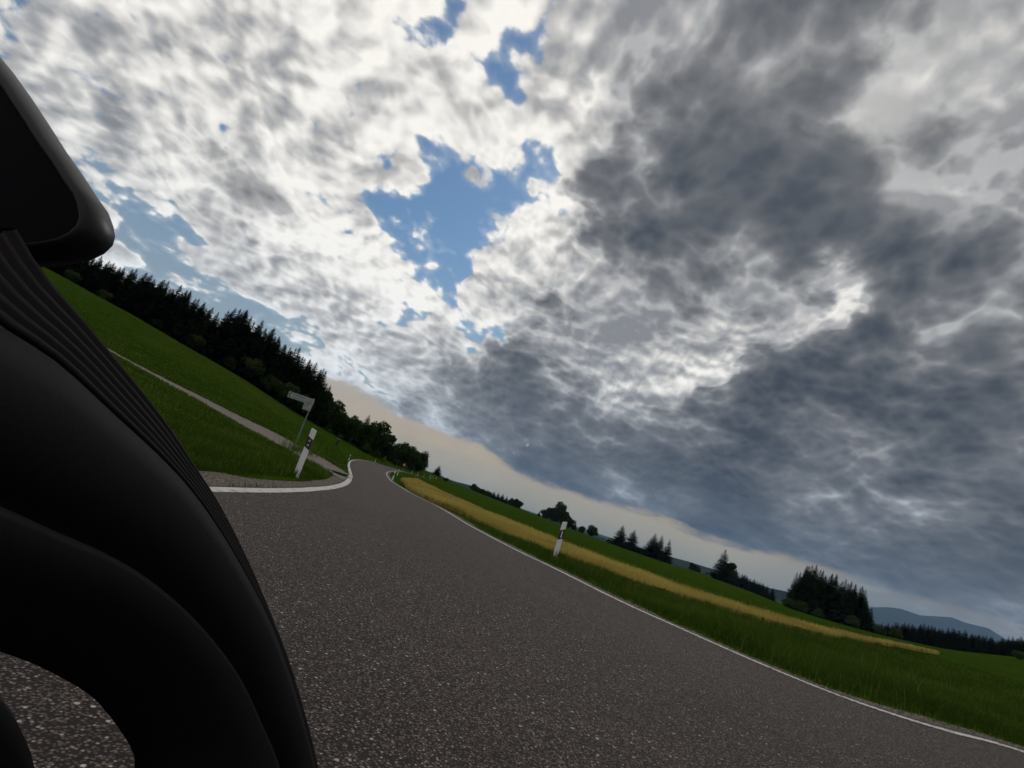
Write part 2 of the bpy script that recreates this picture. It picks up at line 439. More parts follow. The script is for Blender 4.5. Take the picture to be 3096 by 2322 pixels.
M_RED = material('sign_red', (.55, .05, .03), .5, .4)
M_WOOD = material('weathered_wood', (.045, .035, .025), .9, .1)
M_CONC = material('concrete', (.28, .26, .23), .9, .2)
def m_fairing(N, b):
    p = geo_pos(N); n = N.noise(p, 160, 3, .6)
    N.put(b.inputs['Base Color'], N.mix(n, (.0024, .0023, .0025), (.0045, .0042, .0045)))
    bump(N, b, n, .0006, .5)
M_FAIRING = material('fairing_plastic', (.004, .004, .004), .66, .07, m_fairing)
M_TRIM = material('trim_rubber', (.009, .0075, .0075), .8, .08)
M_MIRROR = material('mirror_shell', (.006, .0055, .006), .46, .27)
M_GLASS = material('mirror_glass', (.003, .003, .0045), .6, .04)
M_TYRE = material('tyre_rubber', (.008, .008, .008), .85, .2)

# ------------------------------------------------------------------ lie of the land
PROF = np.array([(-50, 0), (0, 0), (12, 0), (20, -.2), (30, -.35), (40, -.55), (60, -.65), (88, -.62), (105, -.45), (120, -.28), (150, -.06), (200, -.2), (230, -.36), (320, -.6), (900, -.6)])
def zroad(y): return np.interp(y, PROF[:, 0], PROF[:, 1])
EDGE_R = [(11.2, -14), (11, 0), (10.4, 5), (9.3, 7.0), (7.8, 7.32), (6.56, 7.02), (5.8, 6.92), (5.02, 7.05), (4.33, 7.6), (3.71, 8.4), (2.95, 9.5), (2.27, 11.07), (1.54, 12.9), (.63, 16.83), (-1.3, 26.62), (-3.05, 33.5), (-6.2, 46), (-8.7, 55.8), (-13.57, 80.5), (-16.31, 97.9), (-17.64, 109.2), (-19.28, 126.2), (-20.9, 147), (-21.1, 165), (-19.5, 177), (-16, 190), (-10, 205)]
EDGE_L = [(-3.3, -14), (-3.3, 0), (-3.27, 5), (-3.25, 7.14), (-3.22, 8.7), (-3.24, 10.0), (-3.36, 12.05), (-3.86, 15.5), (-4.74, 20.3), (-5.87, 25.7), (-8.49, 37.0), (-11.74, 49.9), (-16.04, 67), (-20.92, 87.7), (-24.1, 103.4), (-27.1, 122.5), (-29.05, 138), (-30.6, 155), (-31.2, 170), (-30.4, 186), (-28, 199), (-23, 209), (-14, 218)]
def curve(pts, n):
    """smooth curve through points, n samples by length"""
    p = np.array(pts, float); q = []
    e = np.vstack((2 * p[0] - p[1], p, 2 * p[-1] - p[-2]))
    for i in range(1, len(e) - 2):
        a, b_, c, d_ = e[i - 1], e[i], e[i + 1], e[i + 2]
        for t in np.linspace(0, 1, 14, endpoint=False):
            q.append(.5 * ((2 * b_) + (-a + c) * t + (2 * a - 5 * b_ + 4 * c - d_) * t * t + (-a + 3 * b_ - 3 * c + d_) * t ** 3))
    q.append(p[-1]); q = np.array(q)
    s = np.concatenate(([0], np.cumsum(np.linalg.norm(np.diff(q, axis=0), axis=1))))
    # denser near the viewer
    w = np.concatenate(([0], np.cumsum(np.diff(s) / (4 + np.linalg.norm(.5 * (q[1:, :2] + q[:-1, :2]), axis=1)))))
    u = np.linspace(0, w[-1], n)
    return np.stack([np.interp(u, w, q[:, k]) for k in range(q.shape[1])], 1)
def match(a, b):
    """for each point of a the y-level partner on b (both edges share their y order)"""
    return a, b
N_R = 260
CR = curve(EDGE_R, N_R); CL = curve(EDGE_L, N_R)
CENTRE = .5 * (CR + CL)
PATH = [spot(1006, 1422, 27.0), spot(985, 1412, 27.5), spot(930, 1378, 28.8), spot(880, 1353, 30.2), spot(800, 1311, 32.5), spot(724, 1272, 34), spot(600, 1206, 34), spot(483, 1143, 33), spot(345, 1067, 31), spot(200, 985, 29), spot(0, 870, 26)]
CP = curve(PATH, 120)
_pt = np.gradient(CP[:, :2], axis=0); _pt /= np.linalg.norm(_pt, axis=1)[:, None]
PNRM = np.stack((_pt[:, 1], -_pt[:, 0]), 1)
PFALL = np.interp(np.arange(len(CP)), [0, 12, 50], [0, .03, .13])
FOREST_EDGE = [(60, 775, 118), (150, 815, 122), (299, 900, 130), (386, 943, 135), (482, 1001, 140), (612, 1074, 150), (723, 1136, 155), (868, 1229, 162), (990, 1301, 170), (1071, 1347, 178), (1166, 1390, 195), (1215, 1412, 225), (1261, 1424, 245)]
CREST = [(1277, 1421, 330), (1341, 1450, 420), (1419, 1486, 480), (1546, 1537, 500), (1644, 1568, 450), (1735, 1603, 420), (1849, 1647, 420), (1884, 1658, 400), (2013, 1703, 380), (2140, 1739, 380), (2206, 1773, 360), (2270, 1790, 330), (2380, 1836, 240), (2500, 1878, 230), (2625, 1911, 225), (2723, 1939, 250), (2897, 1968, 265), (3096, 1988, 265)]
CROP_NEAR = [(-8, 60), (-5.6, 45), (-1.9, 29.5), (.2, 26.6), (1.9, 22.8), (3.4, 21.4), (4.6, 20.4), (6.3, 19.6), (8.1, 20.0), (9.6, 20.6), (12, 21.9), (14, 22.8), (18.2, 26.1), (28.6, 36.3), (64, 71)]
CROP_FAR = [(-14.1, 120), (-4.1, 68), (1.0, 44.5), (4.5, 35), (7.6, 28.2), (9.7, 25.9), (12.2, 25.7), (14.9, 26.9), (20.2, 30.2), (32.5, 41.3), (67, 74.8)]
CROP_POLY = np.array([(-12.2, 112), (-10.6, 84), (-9.6, 68)] + CROP_NEAR + CROP_FAR[::-1])

ctrl = []
for r in (2.5, 5, 7):
    for a in range(-180, 180, 30):
        ctrl.append((r * math.sin(math.radians(a)), r * math.cos(math.radians(a)), 0.0))
for c in (CR, CL):
    for q in c[::9]:
        if q[1] > 5: ctrl.append((q[0], q[1], float(zroad(q[1]))))
for q in PATH: ctrl.append(tuple(q))
for e in FOREST_EDGE:
    x, y, z = spot(*e); ctrl.append((x, y, z))
    ctrl.append((x * 1.35, y * 1.35, z + 4)); ctrl.append((x * 3, y * 3, z + 2))
for e in CREST:
    x, y, z = spot(*e); ctrl.append((x, y, z))
    ctrl.append((x * 1.5, y * 1.5, z - 5)); ctrl.append((x * 3, y * 3, z - 26))
for (x, y) in CROP_NEAR: ctrl.append((x, y, -.55 if y < 50 else -.6))
for (x, y) in CROP_FAR: ctrl.append((x, y, -.55 if y < 50 else -.62))
for e in [(902, 1419, 13.3), (1677, 1690, 15.2), (1058, 1381, 86), (1134, 1395, 152), (1017, 1341, 80), (620, 1430, 8.8), (800, 1380, 15), (700, 1330, 17), (560, 1300, 14), (640, 1100, 90), (470, 1040, 70), (350, 960, 75), (900, 1290, 80), (980, 1330, 75), (820, 1245, 95), (250, 900, 80)]:
    ctrl.append(spot(*e))
for a in list(range(62, 181, 17)) + list(range(-180, -69, 17)):
    for r, z in ((14, 0), (60, 1.0), (260, 6), (1000, 10), (3500, -30), (12000, -60)):
        k = 1.0 if a > 0 else 1.6
        ctrl.append((r * math.sin(math.radians(a)), r * math.cos(math.radians(a)), z * k))
for a in range(-60, 60, 12):
    for r, z in ((2600, -45), (6000, -60), (12000, -60)):
        ctrl.append((r * math.sin(math.radians(a)), r * math.cos(math.radians(a)), z))
ctrl = np.array(ctrl)
def warp_uv(x, y):
    r = np.sqrt(x * x + y * y)
    return np.stack((np.arctan2(x, y) * 2.2, np.log(r + 1.5)), -1)
def tps(d2): return np.where(d2 > 1e-12, d2 * np.log(d2 + 1e-12) * .5, 0)
_cu = warp_uv(ctrl[:, 0], ctrl[:, 1])
_n = len(ctrl)
_A = np.zeros((_n + 3, _n + 3))
_A[:_n, :_n] = tps(((_cu[:, None] - _cu[None]) ** 2).sum(-1)) + np.eye(_n) * 2e-3
_A[:_n, _n] = 1; _A[:_n, _n + 1:] = _cu; _A[_n, :_n] = 1; _A[_n + 1:, :_n] = _cu.T
_w = np.linalg.solve(_A, np.concatenate((ctrl[:, 2], [0, 0, 0])))
def near_dist(x, y, line):
    """distance to a polyline's samples and index of the nearest"""
    best = np.full(x.shape, 1e9); idx = np.zeros(x.shape, int)
    for i, q in enumerate(line):
        d = (x - q[0]) ** 2 + (y - q[1]) ** 2
        m = d < best; best[m] = d[m]; idx[m] = i
    return np.sqrt(best), idx
HALF = .5 * np.linalg.norm(CR - CL, axis=1)
def land(x, y):
    x = np.atleast_1d(np.asarray(x, float)); y = np.atleast_1d(np.asarray(y, float))
    uv = warp_uv(x, y); z = np.zeros(len(x))
    for i in range(0, len(x), 40000):
        q = uv[i:i + 40000]
        z[i:i + 40000] = tps(((q[:, None] - _cu[None]) ** 2).sum(-1)) @ _w[:_n] + _w[_n] + q @ _w[_n + 1:]
    r = np.hypot(x, y)
    dR, iR = near_dist(x, y, CR); dL, iL = near_dist(x, y, CL)
    inside = in_poly(x, y, ROAD_POLY)
    d = np.where(inside, 0, np.minimum(dR, dL))
    side = np.where(dL < dR, .25, .5)
    k = np.clip((d - side) / (1.0 + .02 * r), 0, 1); k = k * k * (3 - 2 * k)
    zr = zroad(y) - .05
    z = zr * (1 - k) + z * k
    dp, ip = near_dist(x, y, CP)
    kp = np.clip((dp - 1.7) / 1.6, 0, 1); kp = kp * kp * (3 - 2 * kp)
    kp = np.where(k < .5, 1, kp)
    sd = (x - CP[ip, 0]) * PNRM[ip, 0] + (y - CP[ip, 1]) * PNRM[ip, 1]
    z = (CP[ip, 2] - .05 + PFALL[ip] * np.clip(sd, -3.5, 3.5)) * (1 - kp) + z * kp
    return z
def in_poly(x, y, poly):
    c = np.zeros(x.shape, bool); n = len(poly); j = n - 1
    for i in range(n):
        xi, yi = poly[i]; xj, yj = poly[j]
        c ^= ((yi > y) != (yj > y)) & (x < (xj - xi) * (y - yi) / (yj - yi + 1e-12) + xi)
        j = i
    return c
ROAD_POLY = np.vstack((CR[::2, :2], CL[::-2, :2]))

# ground: one sheet out to the horizon, finer in front of the viewer
az = np.concatenate((np.linspace(-180, -66, 40, endpoint=False), np.linspace(-66, 62, 420, endpoint=False), np.linspace(62, 180, 40, endpoint=False)))
rr = np.concatenate((np.geomspace(1.2, 5, 8, endpoint=False), np.geomspace(5, 320, 190, endpoint=False), np.geomspace(320, 14000, 40)))
AZ, RR = np.meshgrid(np.radians(az), rr, indexing='ij')
gx = (RR * np.sin(AZ)).ravel(); gy = (RR * np.cos(AZ)).ravel()
gz = land(gx, gy)
gv = np.vstack((np.stack((gx, gy, gz), 1), [[0, 0, -.05]]))
na, nr = len(az), len(rr)
ia = np.arange(na); ib = (ia + 1) % na
q = []
for j in range(nr - 1):
    q.append(np.stack((ia * nr + j, ia * nr + j + 1, ib * nr + j + 1, ib * nr + j), 1))
q = np.vstack(q)
tri = np.stack((ia * nr, ib * nr, np.full(na, na * nr)), 1)
gme = big_mesh('ground', gv, np.concatenate((q[:, ::-1].ravel(), tri[:, ::-1].ravel())), np.array([4] * len(q) + [3] * na))
ground = link('ground', gme, M_GROUND, smooth=True)
tag(ground, 'green rolling meadow ground on both sides of the road', kind='structure')

# ------------------------------------------------------------------ road, markings, path, shoulders
def ribbon(name, a, b, mat, nx=6, lift=0.0, zf=None, jitter=0):
    """strip between two matched curves"""
    n = len(a); v = []; f = []
    for i in range(n):
        for k in range(nx + 1):
            t = k / nx
            x = a[i][0] * (1 - t) + b[i][0] * t; y = a[i][1] * (1 - t) + b[i][1] * t
            z = (zf(x, y) if zf else zroad(y)) + lift
            v.append((x, y, z))
    for i in range(n - 1):
        for k in range(nx):
            p = i * (nx + 1) + k
            f.append((p, p + 1, p + nx + 2, p + nx + 1))
    me = mesh(name, v, f)
    at_ = me.attributes.new('across', 'FLOAT', 'POINT'); at_.data.foreach_set('value', np.tile(np.linspace(0, 1, nx + 1), n).astype('f'))
    o = link(name, me, mat)
    if me.polygons[len(me.polygons) // 2].normal.z < 0: me.flip_normals()
    tag(o, kind='structure')
    return o
def offset(c, d):
    t = np.gradient(c[:, :2], axis=0); t /= np.linalg.norm(t, axis=1)[:, None]
    nrm = np.stack((t[:, 1], -t[:, 0]), 1)         # to the right of travel
    return c[:, :2] + nrm * np.asarray(d).reshape(-1, 1) if hasattr(d, '__len__') else c[:, :2] + nrm * d
wob = np.convolve(rng.normal(0, 1, N_R + 8), np.ones(9) / 9, 'valid')
road = ribbon('road', offset(CL, -.22), offset(CR, .22 + .07 * wob), M_ASPHALT, 10, -.012)
tag(road, 'grey asphalt country road curving away over a dip')
ln = ribbon('edge_line', offset(CL, -.13), offset(CL, .10), M_LINE, 2, -.006); tag(ln, 'wide white line along the left edge of the road')
fine_r = curve(EDGE_R, 1500)
# raised ribs of the right-hand marking
w = .070 + .012 * np.sin(np.arange(1500) * 2.1) + .006 * rng.normal(0, 1, 1500)
lr = ribbon('edge_line', offset(fine_r, -w), offset(fine_r, w * .8), M_LINE, 3, -.006)
lv = lr.data.vertices
for i, vtx in enumerate(lv):
    if (i // 4) % 2: vtx.co.z += .004
tag(lr, 'ribbed white line along the right edge of the road')
def zland(x, y): return float(land(x, y)[0])
# gravel shoulder left, dry verge strip right
SH = [(-4.35, -6), (-4.3, 4), (-4.27, 8.75), (-4.2, 9.6), (-4.08, 10.9), (-4.22, 13.3), (-4.88, 17.7), (-5.7, 21.6), (-6.6, 25.5)]
sh_out = curve(SH, 90)
sh_in = curve([(-3.44, -6), (-3.44, 4), (-3.42, 8.75), (-3.42, 9.6), (-3.44, 10.9), (-3.7, 13.3), (-4.36, 17.7), (-5.1, 21.6), (-6.0, 25.3)], 90)
gs = ribbon('gravel_shoulder', sh_out, sh_in, M_GRAVEL, 6, -.016); tag(gs, 'brown gravel shoulder left of the wide white line')
wob2 = np.abs(np.convolve(rng.normal(0, 1, N_R + 8), np.ones(9) / 9, 'valid'))
vs_ = ribbon('verge_strip', offset(CR, .16), offset(CR, .36 + .35 * wob2), M_GRAVEL, 3, -.02); tag(vs_, 'thin strip of dry earth beside the right road edge')
pw = np.full(len(CP), 1.2); pw[:8] = np.linspace(1.3, 1.2, 8)
pa_, pb_ = offset(CP, -pw), offset(CP, pw)
pv = []; pf = []
for i in range(len(CP)):
    for k in range(5):
        t = k / 4
        pv.append((*(pa_[i] * (1 - t) + pb_[i] * t), CP[i, 2] + PFALL[i] * pw[i] * (2 * t - 1) + .012 * math.sin(i * 1.7 + k)))
for i in range(len(CP) - 1):
    for k in range(4):
        p = i * 5 + k; pf.append((p, p + 1, p + 6, p + 5))
pme = mesh('cycle_path', pv, pf)
if pme.polygons[40].normal.z < 0: pme.flip_normals()
cyc = link('cycle_path', pme, M_PATH); tag(cyc, 'narrow pale path climbing left from the road', kind='structure')

# asphalt apron between the road edge and the path
ea = curve([(-5.42, 23.6), (-5.87, 25.7), (-6.35, 27.8), (-6.98, 30.5)], 24); ea = offset(ea, -.18)
eb = np.array([pb_[0] * (1 - t) + pa_[0] * t for t in np.linspace(0, 1, 24)]) if np.linalg.norm(pb_[0] - ea[0]) < np.linalg.norm(pa_[0] - ea[0]) else np.array([pa_[0] * (1 - t) + pb_[0] * t for t in np.linspace(0, 1, 24)])
av = []; af = []
for k in range(13):
    t = k / 12
    w_ = t * t * (3 - 2 * t)
    row = ea * (1 - t) + eb * t
    av += [(p[0], p[1]) for p in row]
av = np.array(av); az_ = land(av[:, 0], av[:, 1]) + .045
for k in range(12):
    for i in range(23): af.append((k * 24 + i, k * 24 + i + 1, (k + 1) * 24 + i + 1, (k + 1) * 24 + i))
ame = mesh('path_apron', np.column_stack((av, az_)), af)
if ame.polygons[30].normal.z < 0: ame.flip_normals()
APRON = np.vstack((ea, eb[::-1]))
tag(link('path_apron', ame, M_PATH), 'grey asphalt apron where the path meets the road', kind='structure')

def on_land(x, y, sink=.05):
    return (float(x), float(y), float(land(x, y)[0]) - sink)
def copy_tree(o, parent=None):
    c = o.copy(); COL.objects.link(c); c.parent = parent
    for ch in o.children: copy_tree(ch, c)
    return c

# ------------------------------------------------------------------ delineator posts
def post_profile(side):
    """outline seen from the road: (x, z); side = +1 when the road lies to the left of the post"""
    w = .065; H = 1.02; s = .30 * side
    pts = [(-w, -.35), (w, -.35)]
    top = [(w, H + s * w - .03), (w * .93, H + s * w - .008), (w * .7, H + s * w * .7 + .004), (0, H + .004), (-w * .7, H - s * w * .7 + .004), (-w * .93, H - s * w - .008), (-w, H - s * w - .03)]
    return pts + top
def make_post(side, detail=True):
    root = empty('delineator_post', (0, 0, 0))
    n_arc = 8
    # body: hollow-backed D section, loft along z with the slanted top
    mb = MB(); mb.prism(post_profile(side), -.035, .045)
    body = mb.build('post_body', M_WHITE, root)
    bv = body.modifiers.new('bevel', 'BEVEL'); bv.width = .012; bv.segments = 2; bv.limit_method = 'ANGLE'
    s = .30 * side * 1.6; w = .067
    mb = MB(); mb.prism([(-w, .535 - s * w), (w, .535 + s * w), (w, .80 + s * w), (-w, .80 - s * w)], -.0385, .0475)
    mb.build('black_band', M_BLACKP, root)
    if side > 0:
        r = MB().box((0.003, -.041, .668), (.038, .006, .18)).build('reflector', M_REFLECT, root)
    else:
        for z in (.615, .725):
            o = MB().tube([(0, -.038, z), (0, -.045, z)], .026, 16).build('reflector', M_REFLECT, root)
            MB().tube([(0, -.045, z), (0, -.0475, z)], .012, 12).build('reflector_centre', M_BLACKP, o)
    return root
proto = {1: make_post(1), -1: make_post(-1)}
used = {1: False, -1: False}
POSTS = [(902, 1419, 13.3, -1, 'white roadside post with two round reflectors in the near left grass'),
         (1677, 1688, 15.2, 1, 'white roadside post with one long reflector in the right verge'),
         (1058, 1381, 86, -1, 'distant white roadside post outside the bend, left of the road'),
         (1134, 1395, 152, -1, 'small far white post beyond the bend, second along the left edge'),
         (1196, 1414, 205, -1, 'tiny far white post near the red warning triangle'),
         (1188, 1446, 62, 1, 'white roadside post inside the bend at the tip of the grass'),
         (1204, 1427, 95, 1, 'white post just behind the one at the tip of the bend')]
FARP = [(1244, 1432, 195), (1262, 1436, 210), (1281, 1441, 225), (1300, 1450, 235), (1308, 1449, 250), (1316, 1453, 255), (1298, 1446, 240)]
for (x, y, d, side, lab) in POSTS + [(a, b, c, 1, 'tiny far white post along the last visible stretch of road') for a, b, c in FARP]:
    o = proto[side] if not used[side] else copy_tree(proto[side]); used[side] = True
    p = spot(x, y, d)
    loc = on_land(p[0], p[1], 0.0)
    o.location = loc if d > 20 else (p[0], p[1], p[2])
    face = math.atan2(-p[0], p[1]) * .5
    o.rotation_euler = (0, 0, face)
    if d > 190: o.scale = (1.25, 1.25, 1.25)
    tag(o, lab, 'post', 'delineator posts along the road' if d < 190 or 'triangle' in lab else 'far delineator posts')

# ------------------------------------------------------------------ direction sign
def text_mesh(name, txt, size, mat, parent, loc, bold=False):
    cu = bpy.data.curves.new(name, 'FONT'); cu.body = txt; cu.size = size; cu.extrude = .001; cu.offset = .002 if bold else 0
    tmp = bpy.data.objects.new(name, cu); COL.objects.link(tmp)
    me = bpy.data.meshes.new_from_object(tmp.evaluated_get(bpy.context.evaluated_depsgraph_get()))
    bpy.data.objects.remove(tmp); bpy.data.curves.remove(cu)
    for v in me.vertices: v.co = Vector((v.co.x, -v.co.z, v.co.y))
    o = link(name, me, mat, parent); o.location = loc
    return o
sp = spot(887, 1358, 30)
g = empty('direction_sign', (sp[0], sp[1], float(land(sp[0], sp[1])[0]) - .1)); g.rotation_euler = (0, 0, math.radians(16))
tag(g, 'white arrow signpost with dark lettering on a grey pole beside the path', 'sign')
MB().tube([(0, 0, -.3), (0, 0, 3.12)], .038, 12).build('pole', M_GALV, g)
A = MB(); A.prism([(-1.34, 2.72), (.07, 2.72), (.07, 3.06), (-1.34, 3.06)], -.075, -.05)
arm = A.build('arrow_panel', M_SIGNW, g)
ch = MB(); ch.prism([(-1.20, 3.04), (-1.145, 3.04), (-1.265, 2.89), (-1.145, 2.74), (-1.20, 2.74), (-1.32, 2.89)], -.079, -.0755)
ch.build('chevron', M_SIGNG, arm)
text_mesh('lettering', 'Derbürgen', .15, M_SIGNG, arm, (-1.05, -.0775, 2.915))
text_mesh('lettering', 'Steinhauser Weg', .13, M_SIGNG, arm, (-1.05, -.0775, 2.765))
text_mesh('lettering', '8', .13, M_SIGNG, arm, (-.22, -.0775, 2.90)); text_mesh('lettering', '4,1', .12, M_SIGNG, arm, (-.24, -.0775, 2.76))
MB().prism([(-.10, 2.74), (-.04, 2.74), (-.04, 3.03), (-.10, 3.03)], -.0785, -.0755).build('dark_strip', M_GALV, arm)
B = MB(); B.prism([(-.38, 2.36), (.06, 2.36), (.06, 2.70), (-.38, 2.70)], -.073, -.05)
sub = B.build('small_panel', M_SIGNW, g)
for cx in (-.30, -.16):
    ring = MB()
    for k in range(14):
        a0, a1 = k * 2 * math.pi / 14, (k + 1) * 2 * math.pi / 14
        ring.prism([(cx + .045 * math.cos(a0), 2.58 + .045 * math.sin(a0)), (cx + .045 * math.cos(a1), 2.58 + .045 * math.sin(a1)), (cx + .032 * math.cos(a1), 2.58 + .032 * math.sin(a1)), (cx + .032 * math.cos(a0), 2.58 + .032 * math.sin(a0))], -.077, -.0735)
    ring.build('bicycle_wheel_mark', M_SIGNG, sub)
MB().prism([(-.30, 2.575), (-.24, 2.65), (-.18, 2.65), (-.16, 2.585), (-.17, 2.58), (-.19, 2.635), (-.235, 2.635), (-.29, 2.57)], -.077, -.0735).build('bicycle_frame_mark', M_SIGNG, sub)
text_mesh('lettering', 'Rundweg', .10, M_SIGNG, sub, (-.35, -.0755, 2.41))
for z in (2.52, 2.80, 2.98): MB().box((0, -.045, z), (.10, .012, .03)).build('clamp', M_GALV, g)

# red warning triangle far along the road
wp = spot(1219, 1426, 187)
w_ = empty('warning_sign', on_land(wp[0] - .4, wp[1], 0)); tag(w_, 'small red and white warning triangle on a post far along the road', 'sign')
MB().tube([(0, 0, -.2), (0, 0, 2.9)], .05, 8).build('pole', M_GALV, w_)
MB().prism([(-.62, 1.85), (.62, 1.85), (0, 2.92)], -.085, -.055).build('red_triangle', M_RED, w_)
MB().prism([(-.40, 1.98), (.40, 1.98), (0, 2.66)], -.09, -.0855).build('white_field', M_WHITE, w_)
MB().prism([(-.06, 2.05), (.08, 2.05), (.13, 2.30), (-.04, 2.45), (-.02, 2.25)], -.094, -.0905).build('black_symbol', M_BLACKP, w_)

# dark timber post in the meadow
tp = spot(1018, 1342, 80)
t_ = empty('timber_post', on_land(tp[0], tp[1], .05), (0, math.radians(2), .3)); tag(t_, 'short dark timber post with a pale cap standing in the left meadow', 'post')
MB().prism([(-.16, -.2), (.16, -.2), (.16, .93), (-.16, .93)], -.14, .14).build('post_body', M_WOOD, t_)
MB().prism([(-.24, .932), (.24, .932), (.19, 1.04), (-.19, 1.04)], -.2, .2).build('cap', M_CONC, t_)

# concrete drain headwall where the path leaves the road
kp = spot(1020, 1411, 32)
k_ = empty('concrete_headwall', on_land(kp[0], kp[1], .05), (0, 0, .5)); k_.scale = (.7, .7, .7); tag(k_, 'low pale concrete block in the grass where path and road meet', 'drain')
MB().prism([(-.55, -.2), (.55, -.2), (.55, .26), (.42, .31), (-.55, .35)], -.14, .14).build('block', M_CONC, k_)
MB().prism([(-.6, .352), (.5, .315), (.5, .355), (-.6, .395)], -.17, .17).build('coping', M_PATH, k_)

# ------------------------------------------------------------------ trees
def quads_to_mesh(name, V, sizes, tint):
    V = np.asarray(V, 'f')
    return big_mesh(name, V, np.arange(len(V)), np.asarray(sizes), tint)
def spruce_mesh(seed, h=10.0, wide=.20, gaps=.08):
    R = random.Random(seed); V = []; S = []; T = []
    z = .05 * h + .02 * h
    while z < .985 * h:
        t = z / h
        rad = 1.18 * wide * h * (1 - t) ** .88 * (1.0 if t > .15 else .75 + 1.7 * t) + .006 * h
        n = int(5 + 6 * (1 - t)); a0 = R.random() * 6.3
        for k in range(n):
            if R.random() < gaps: continue
            a = a0 + k * 2 * math.pi / n + R.uniform(-.25, .25)
            L = rad * R.uniform(.66, 1.16); ca, sa = math.cos(a), math.sin(a)
            w = L * R.uniform(.16, .26) + .009 * h * (1.15 - t)
            droop = R.uniform(.10, .38) * (1 - t * .6); up = R.uniform(.05, .16)
            pts = []
            for j in range(5):
                u = j / 4
                pts.append((L * u, z - L * droop * u + L * up * u ** 3))
            sh = R.random() * .6
            for j in range(4):
                (r0, z0), (r1, z1) = pts[j], pts[j + 1]
                w0 = w * (1 - abs(j / 4 - .35) * 1.15); w1 = w * (1 - abs((j + 1) / 4 - .35) * 1.5) if j < 3 else .01
                w1 = max(w1, .01)
                for s in (-1, 1):
                    d0, d1 = R.uniform(.3, .9) * w0, R.uniform(.3, .9) * w1
                    q = [(r0, 0, z0), (r1, 0, z1), (r1, s * w1, z1 - d1), (r0, s * w0, z0 - d0)]
                    for (rx, ly, zz) in q:
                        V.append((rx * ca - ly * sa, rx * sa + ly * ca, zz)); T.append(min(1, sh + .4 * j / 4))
                    S.append(4)
            for j in range(4):       # hanging and upturned sprays
                u = R.uniform(.3, 1.0); r0 = L * u; z0 = z - L * droop * u + L * up * u ** 3
                ly = R.uniform(-1, 1) * w * .8; dz = R.uniform(-.055, .03) * h * (1.05 - t); e = R.uniform(.01, .025) * h * (1.25 - t)
                for (rx, l2, zz) in ((r0 - e, ly, z0), (r0 + e, ly, z0), (r0 + R.uniform(-1, 2) * e, ly + R.uniform(-1, 1) * e, z0 + dz)):
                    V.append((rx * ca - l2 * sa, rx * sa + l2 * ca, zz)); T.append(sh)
                S.append(3)
        z += h * R.uniform(.020, .030) * (1.1 - .55 * t)
    for k in range(5):                # leader
        a = k * 1.26; e = .008 * h
        V += [(e * math.cos(a), e * math.sin(a), .93 * h), (e * math.cos(a + 1), e * math.sin(a + 1), .93 * h), (0, 0, 1.01 * h)]; T += [.5] * 3; S.append(3)
    return quads_to_mesh('spruce_crown', V, S, T)
def leaf_mesh(seed, h=10.0, rx=.38, low=.16, lobes=13, per=300, leaf=.034, top=1.0):
    R = np.random.default_rng(seed); V = []; T = []
    cz = h * (low + top) / 2; rz = h * (top - low) / 2
    for i in range(lobes):
        d = R.normal(0, 1, 3); d /= np.linalg.norm(d)
        u = R.uniform(.35, .74)
        c = np.array([d[0] * rx * h * u, d[1] * rx * h * u, cz + d[2] * rz * u])
        lr = h * R.uniform(.12, .19) * (rx / .38) ** .6
        n = per
        q = R.normal(0, 1, (n, 3)); q /= np.linalg.norm(q, axis=1)[:, None]
        q *= lr * R.uniform(.55, 1.12, (n, 1)); q[:, 2] *= .85
        P_ = c + q
        A_ = R.normal(0, 1, (n, 3)); A_ /= np.linalg.norm(A_, axis=1)[:, None]
        B_ = np.cross(A_, R.normal(0, 1, (n, 3))); B_ /= np.linalg.norm(B_, axis=1)[:, None]
        s = h * leaf * R.uniform(.5, 1.25, (n, 1))
        quad = np.stack((P_ - A_ * s, P_ + B_ * s * .55, P_ + A_ * s, P_ - B_ * s * .55), 1)
        V.append(quad.reshape(-1, 3)); base = R.uniform(.05, .6)
        T.append(np.repeat(np.clip(base + R.uniform(-.2, .4, n), 0, 1), 4))
    V = np.vstack(V); T = np.concatenate(T)
    return big_mesh('leaf_crown', V, np.arange(len(V)), np.full(len(V) // 4, 4), T)
def trunk_mesh(seed, h=10.0, r=.018, limbs=5, upto=.8, leafy_=True):
    R = random.Random(seed); mb = MB()
    mb.tube([(0, 0, -.10 * h), (R.uniform(-.01, .01) * h, R.uniform(-.01, .01) * h, h * upto * .5), (0, 0, h * upto)], [r * h * 1.25, r * h * .8, r * h * .2], 7)
    for i in range(limbs):
        a = R.random() * 6.3; z = h * R.uniform(.2, .55); L = h * R.uniform(.16, .3)
        mb.tube([(0, 0, z), (math.cos(a) * L * .5, math.sin(a) * L * .5, z + L * .35), (math.cos(a) * L, math.sin(a) * L, z + L * .9)], [r * h * .45, r * h * .3, r * h * .1], 5)
    return mesh('tree_trunk', mb.v, mb.f)
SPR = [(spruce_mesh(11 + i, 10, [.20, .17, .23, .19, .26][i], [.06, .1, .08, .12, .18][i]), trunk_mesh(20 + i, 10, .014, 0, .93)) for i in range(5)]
LEF = [(leaf_mesh(31 + i, 10, [.40, .34, .46, .37, .30][i], [-.03, 0, -.04, -.05, -.02][i], [22, 20, 24, 23, 19][i]), trunk_mesh(40 + i, 10)) for i in range(5)]
BSH = [(leaf_mesh(51 + i, 10, [.62, .55, .7][i], .0, 15, 300, .042, 1.0), trunk_mesh(60 + i, 10, .02, 6, .5)) for i in range(3)]
for m_, _t in SPR: m_.materials.append(M_SPRUCE); _t.materials.append(M_BARK)
for m_, _t in LEF: m_.materials.append(M_LEAF); _t.materials.append(M_BARK)
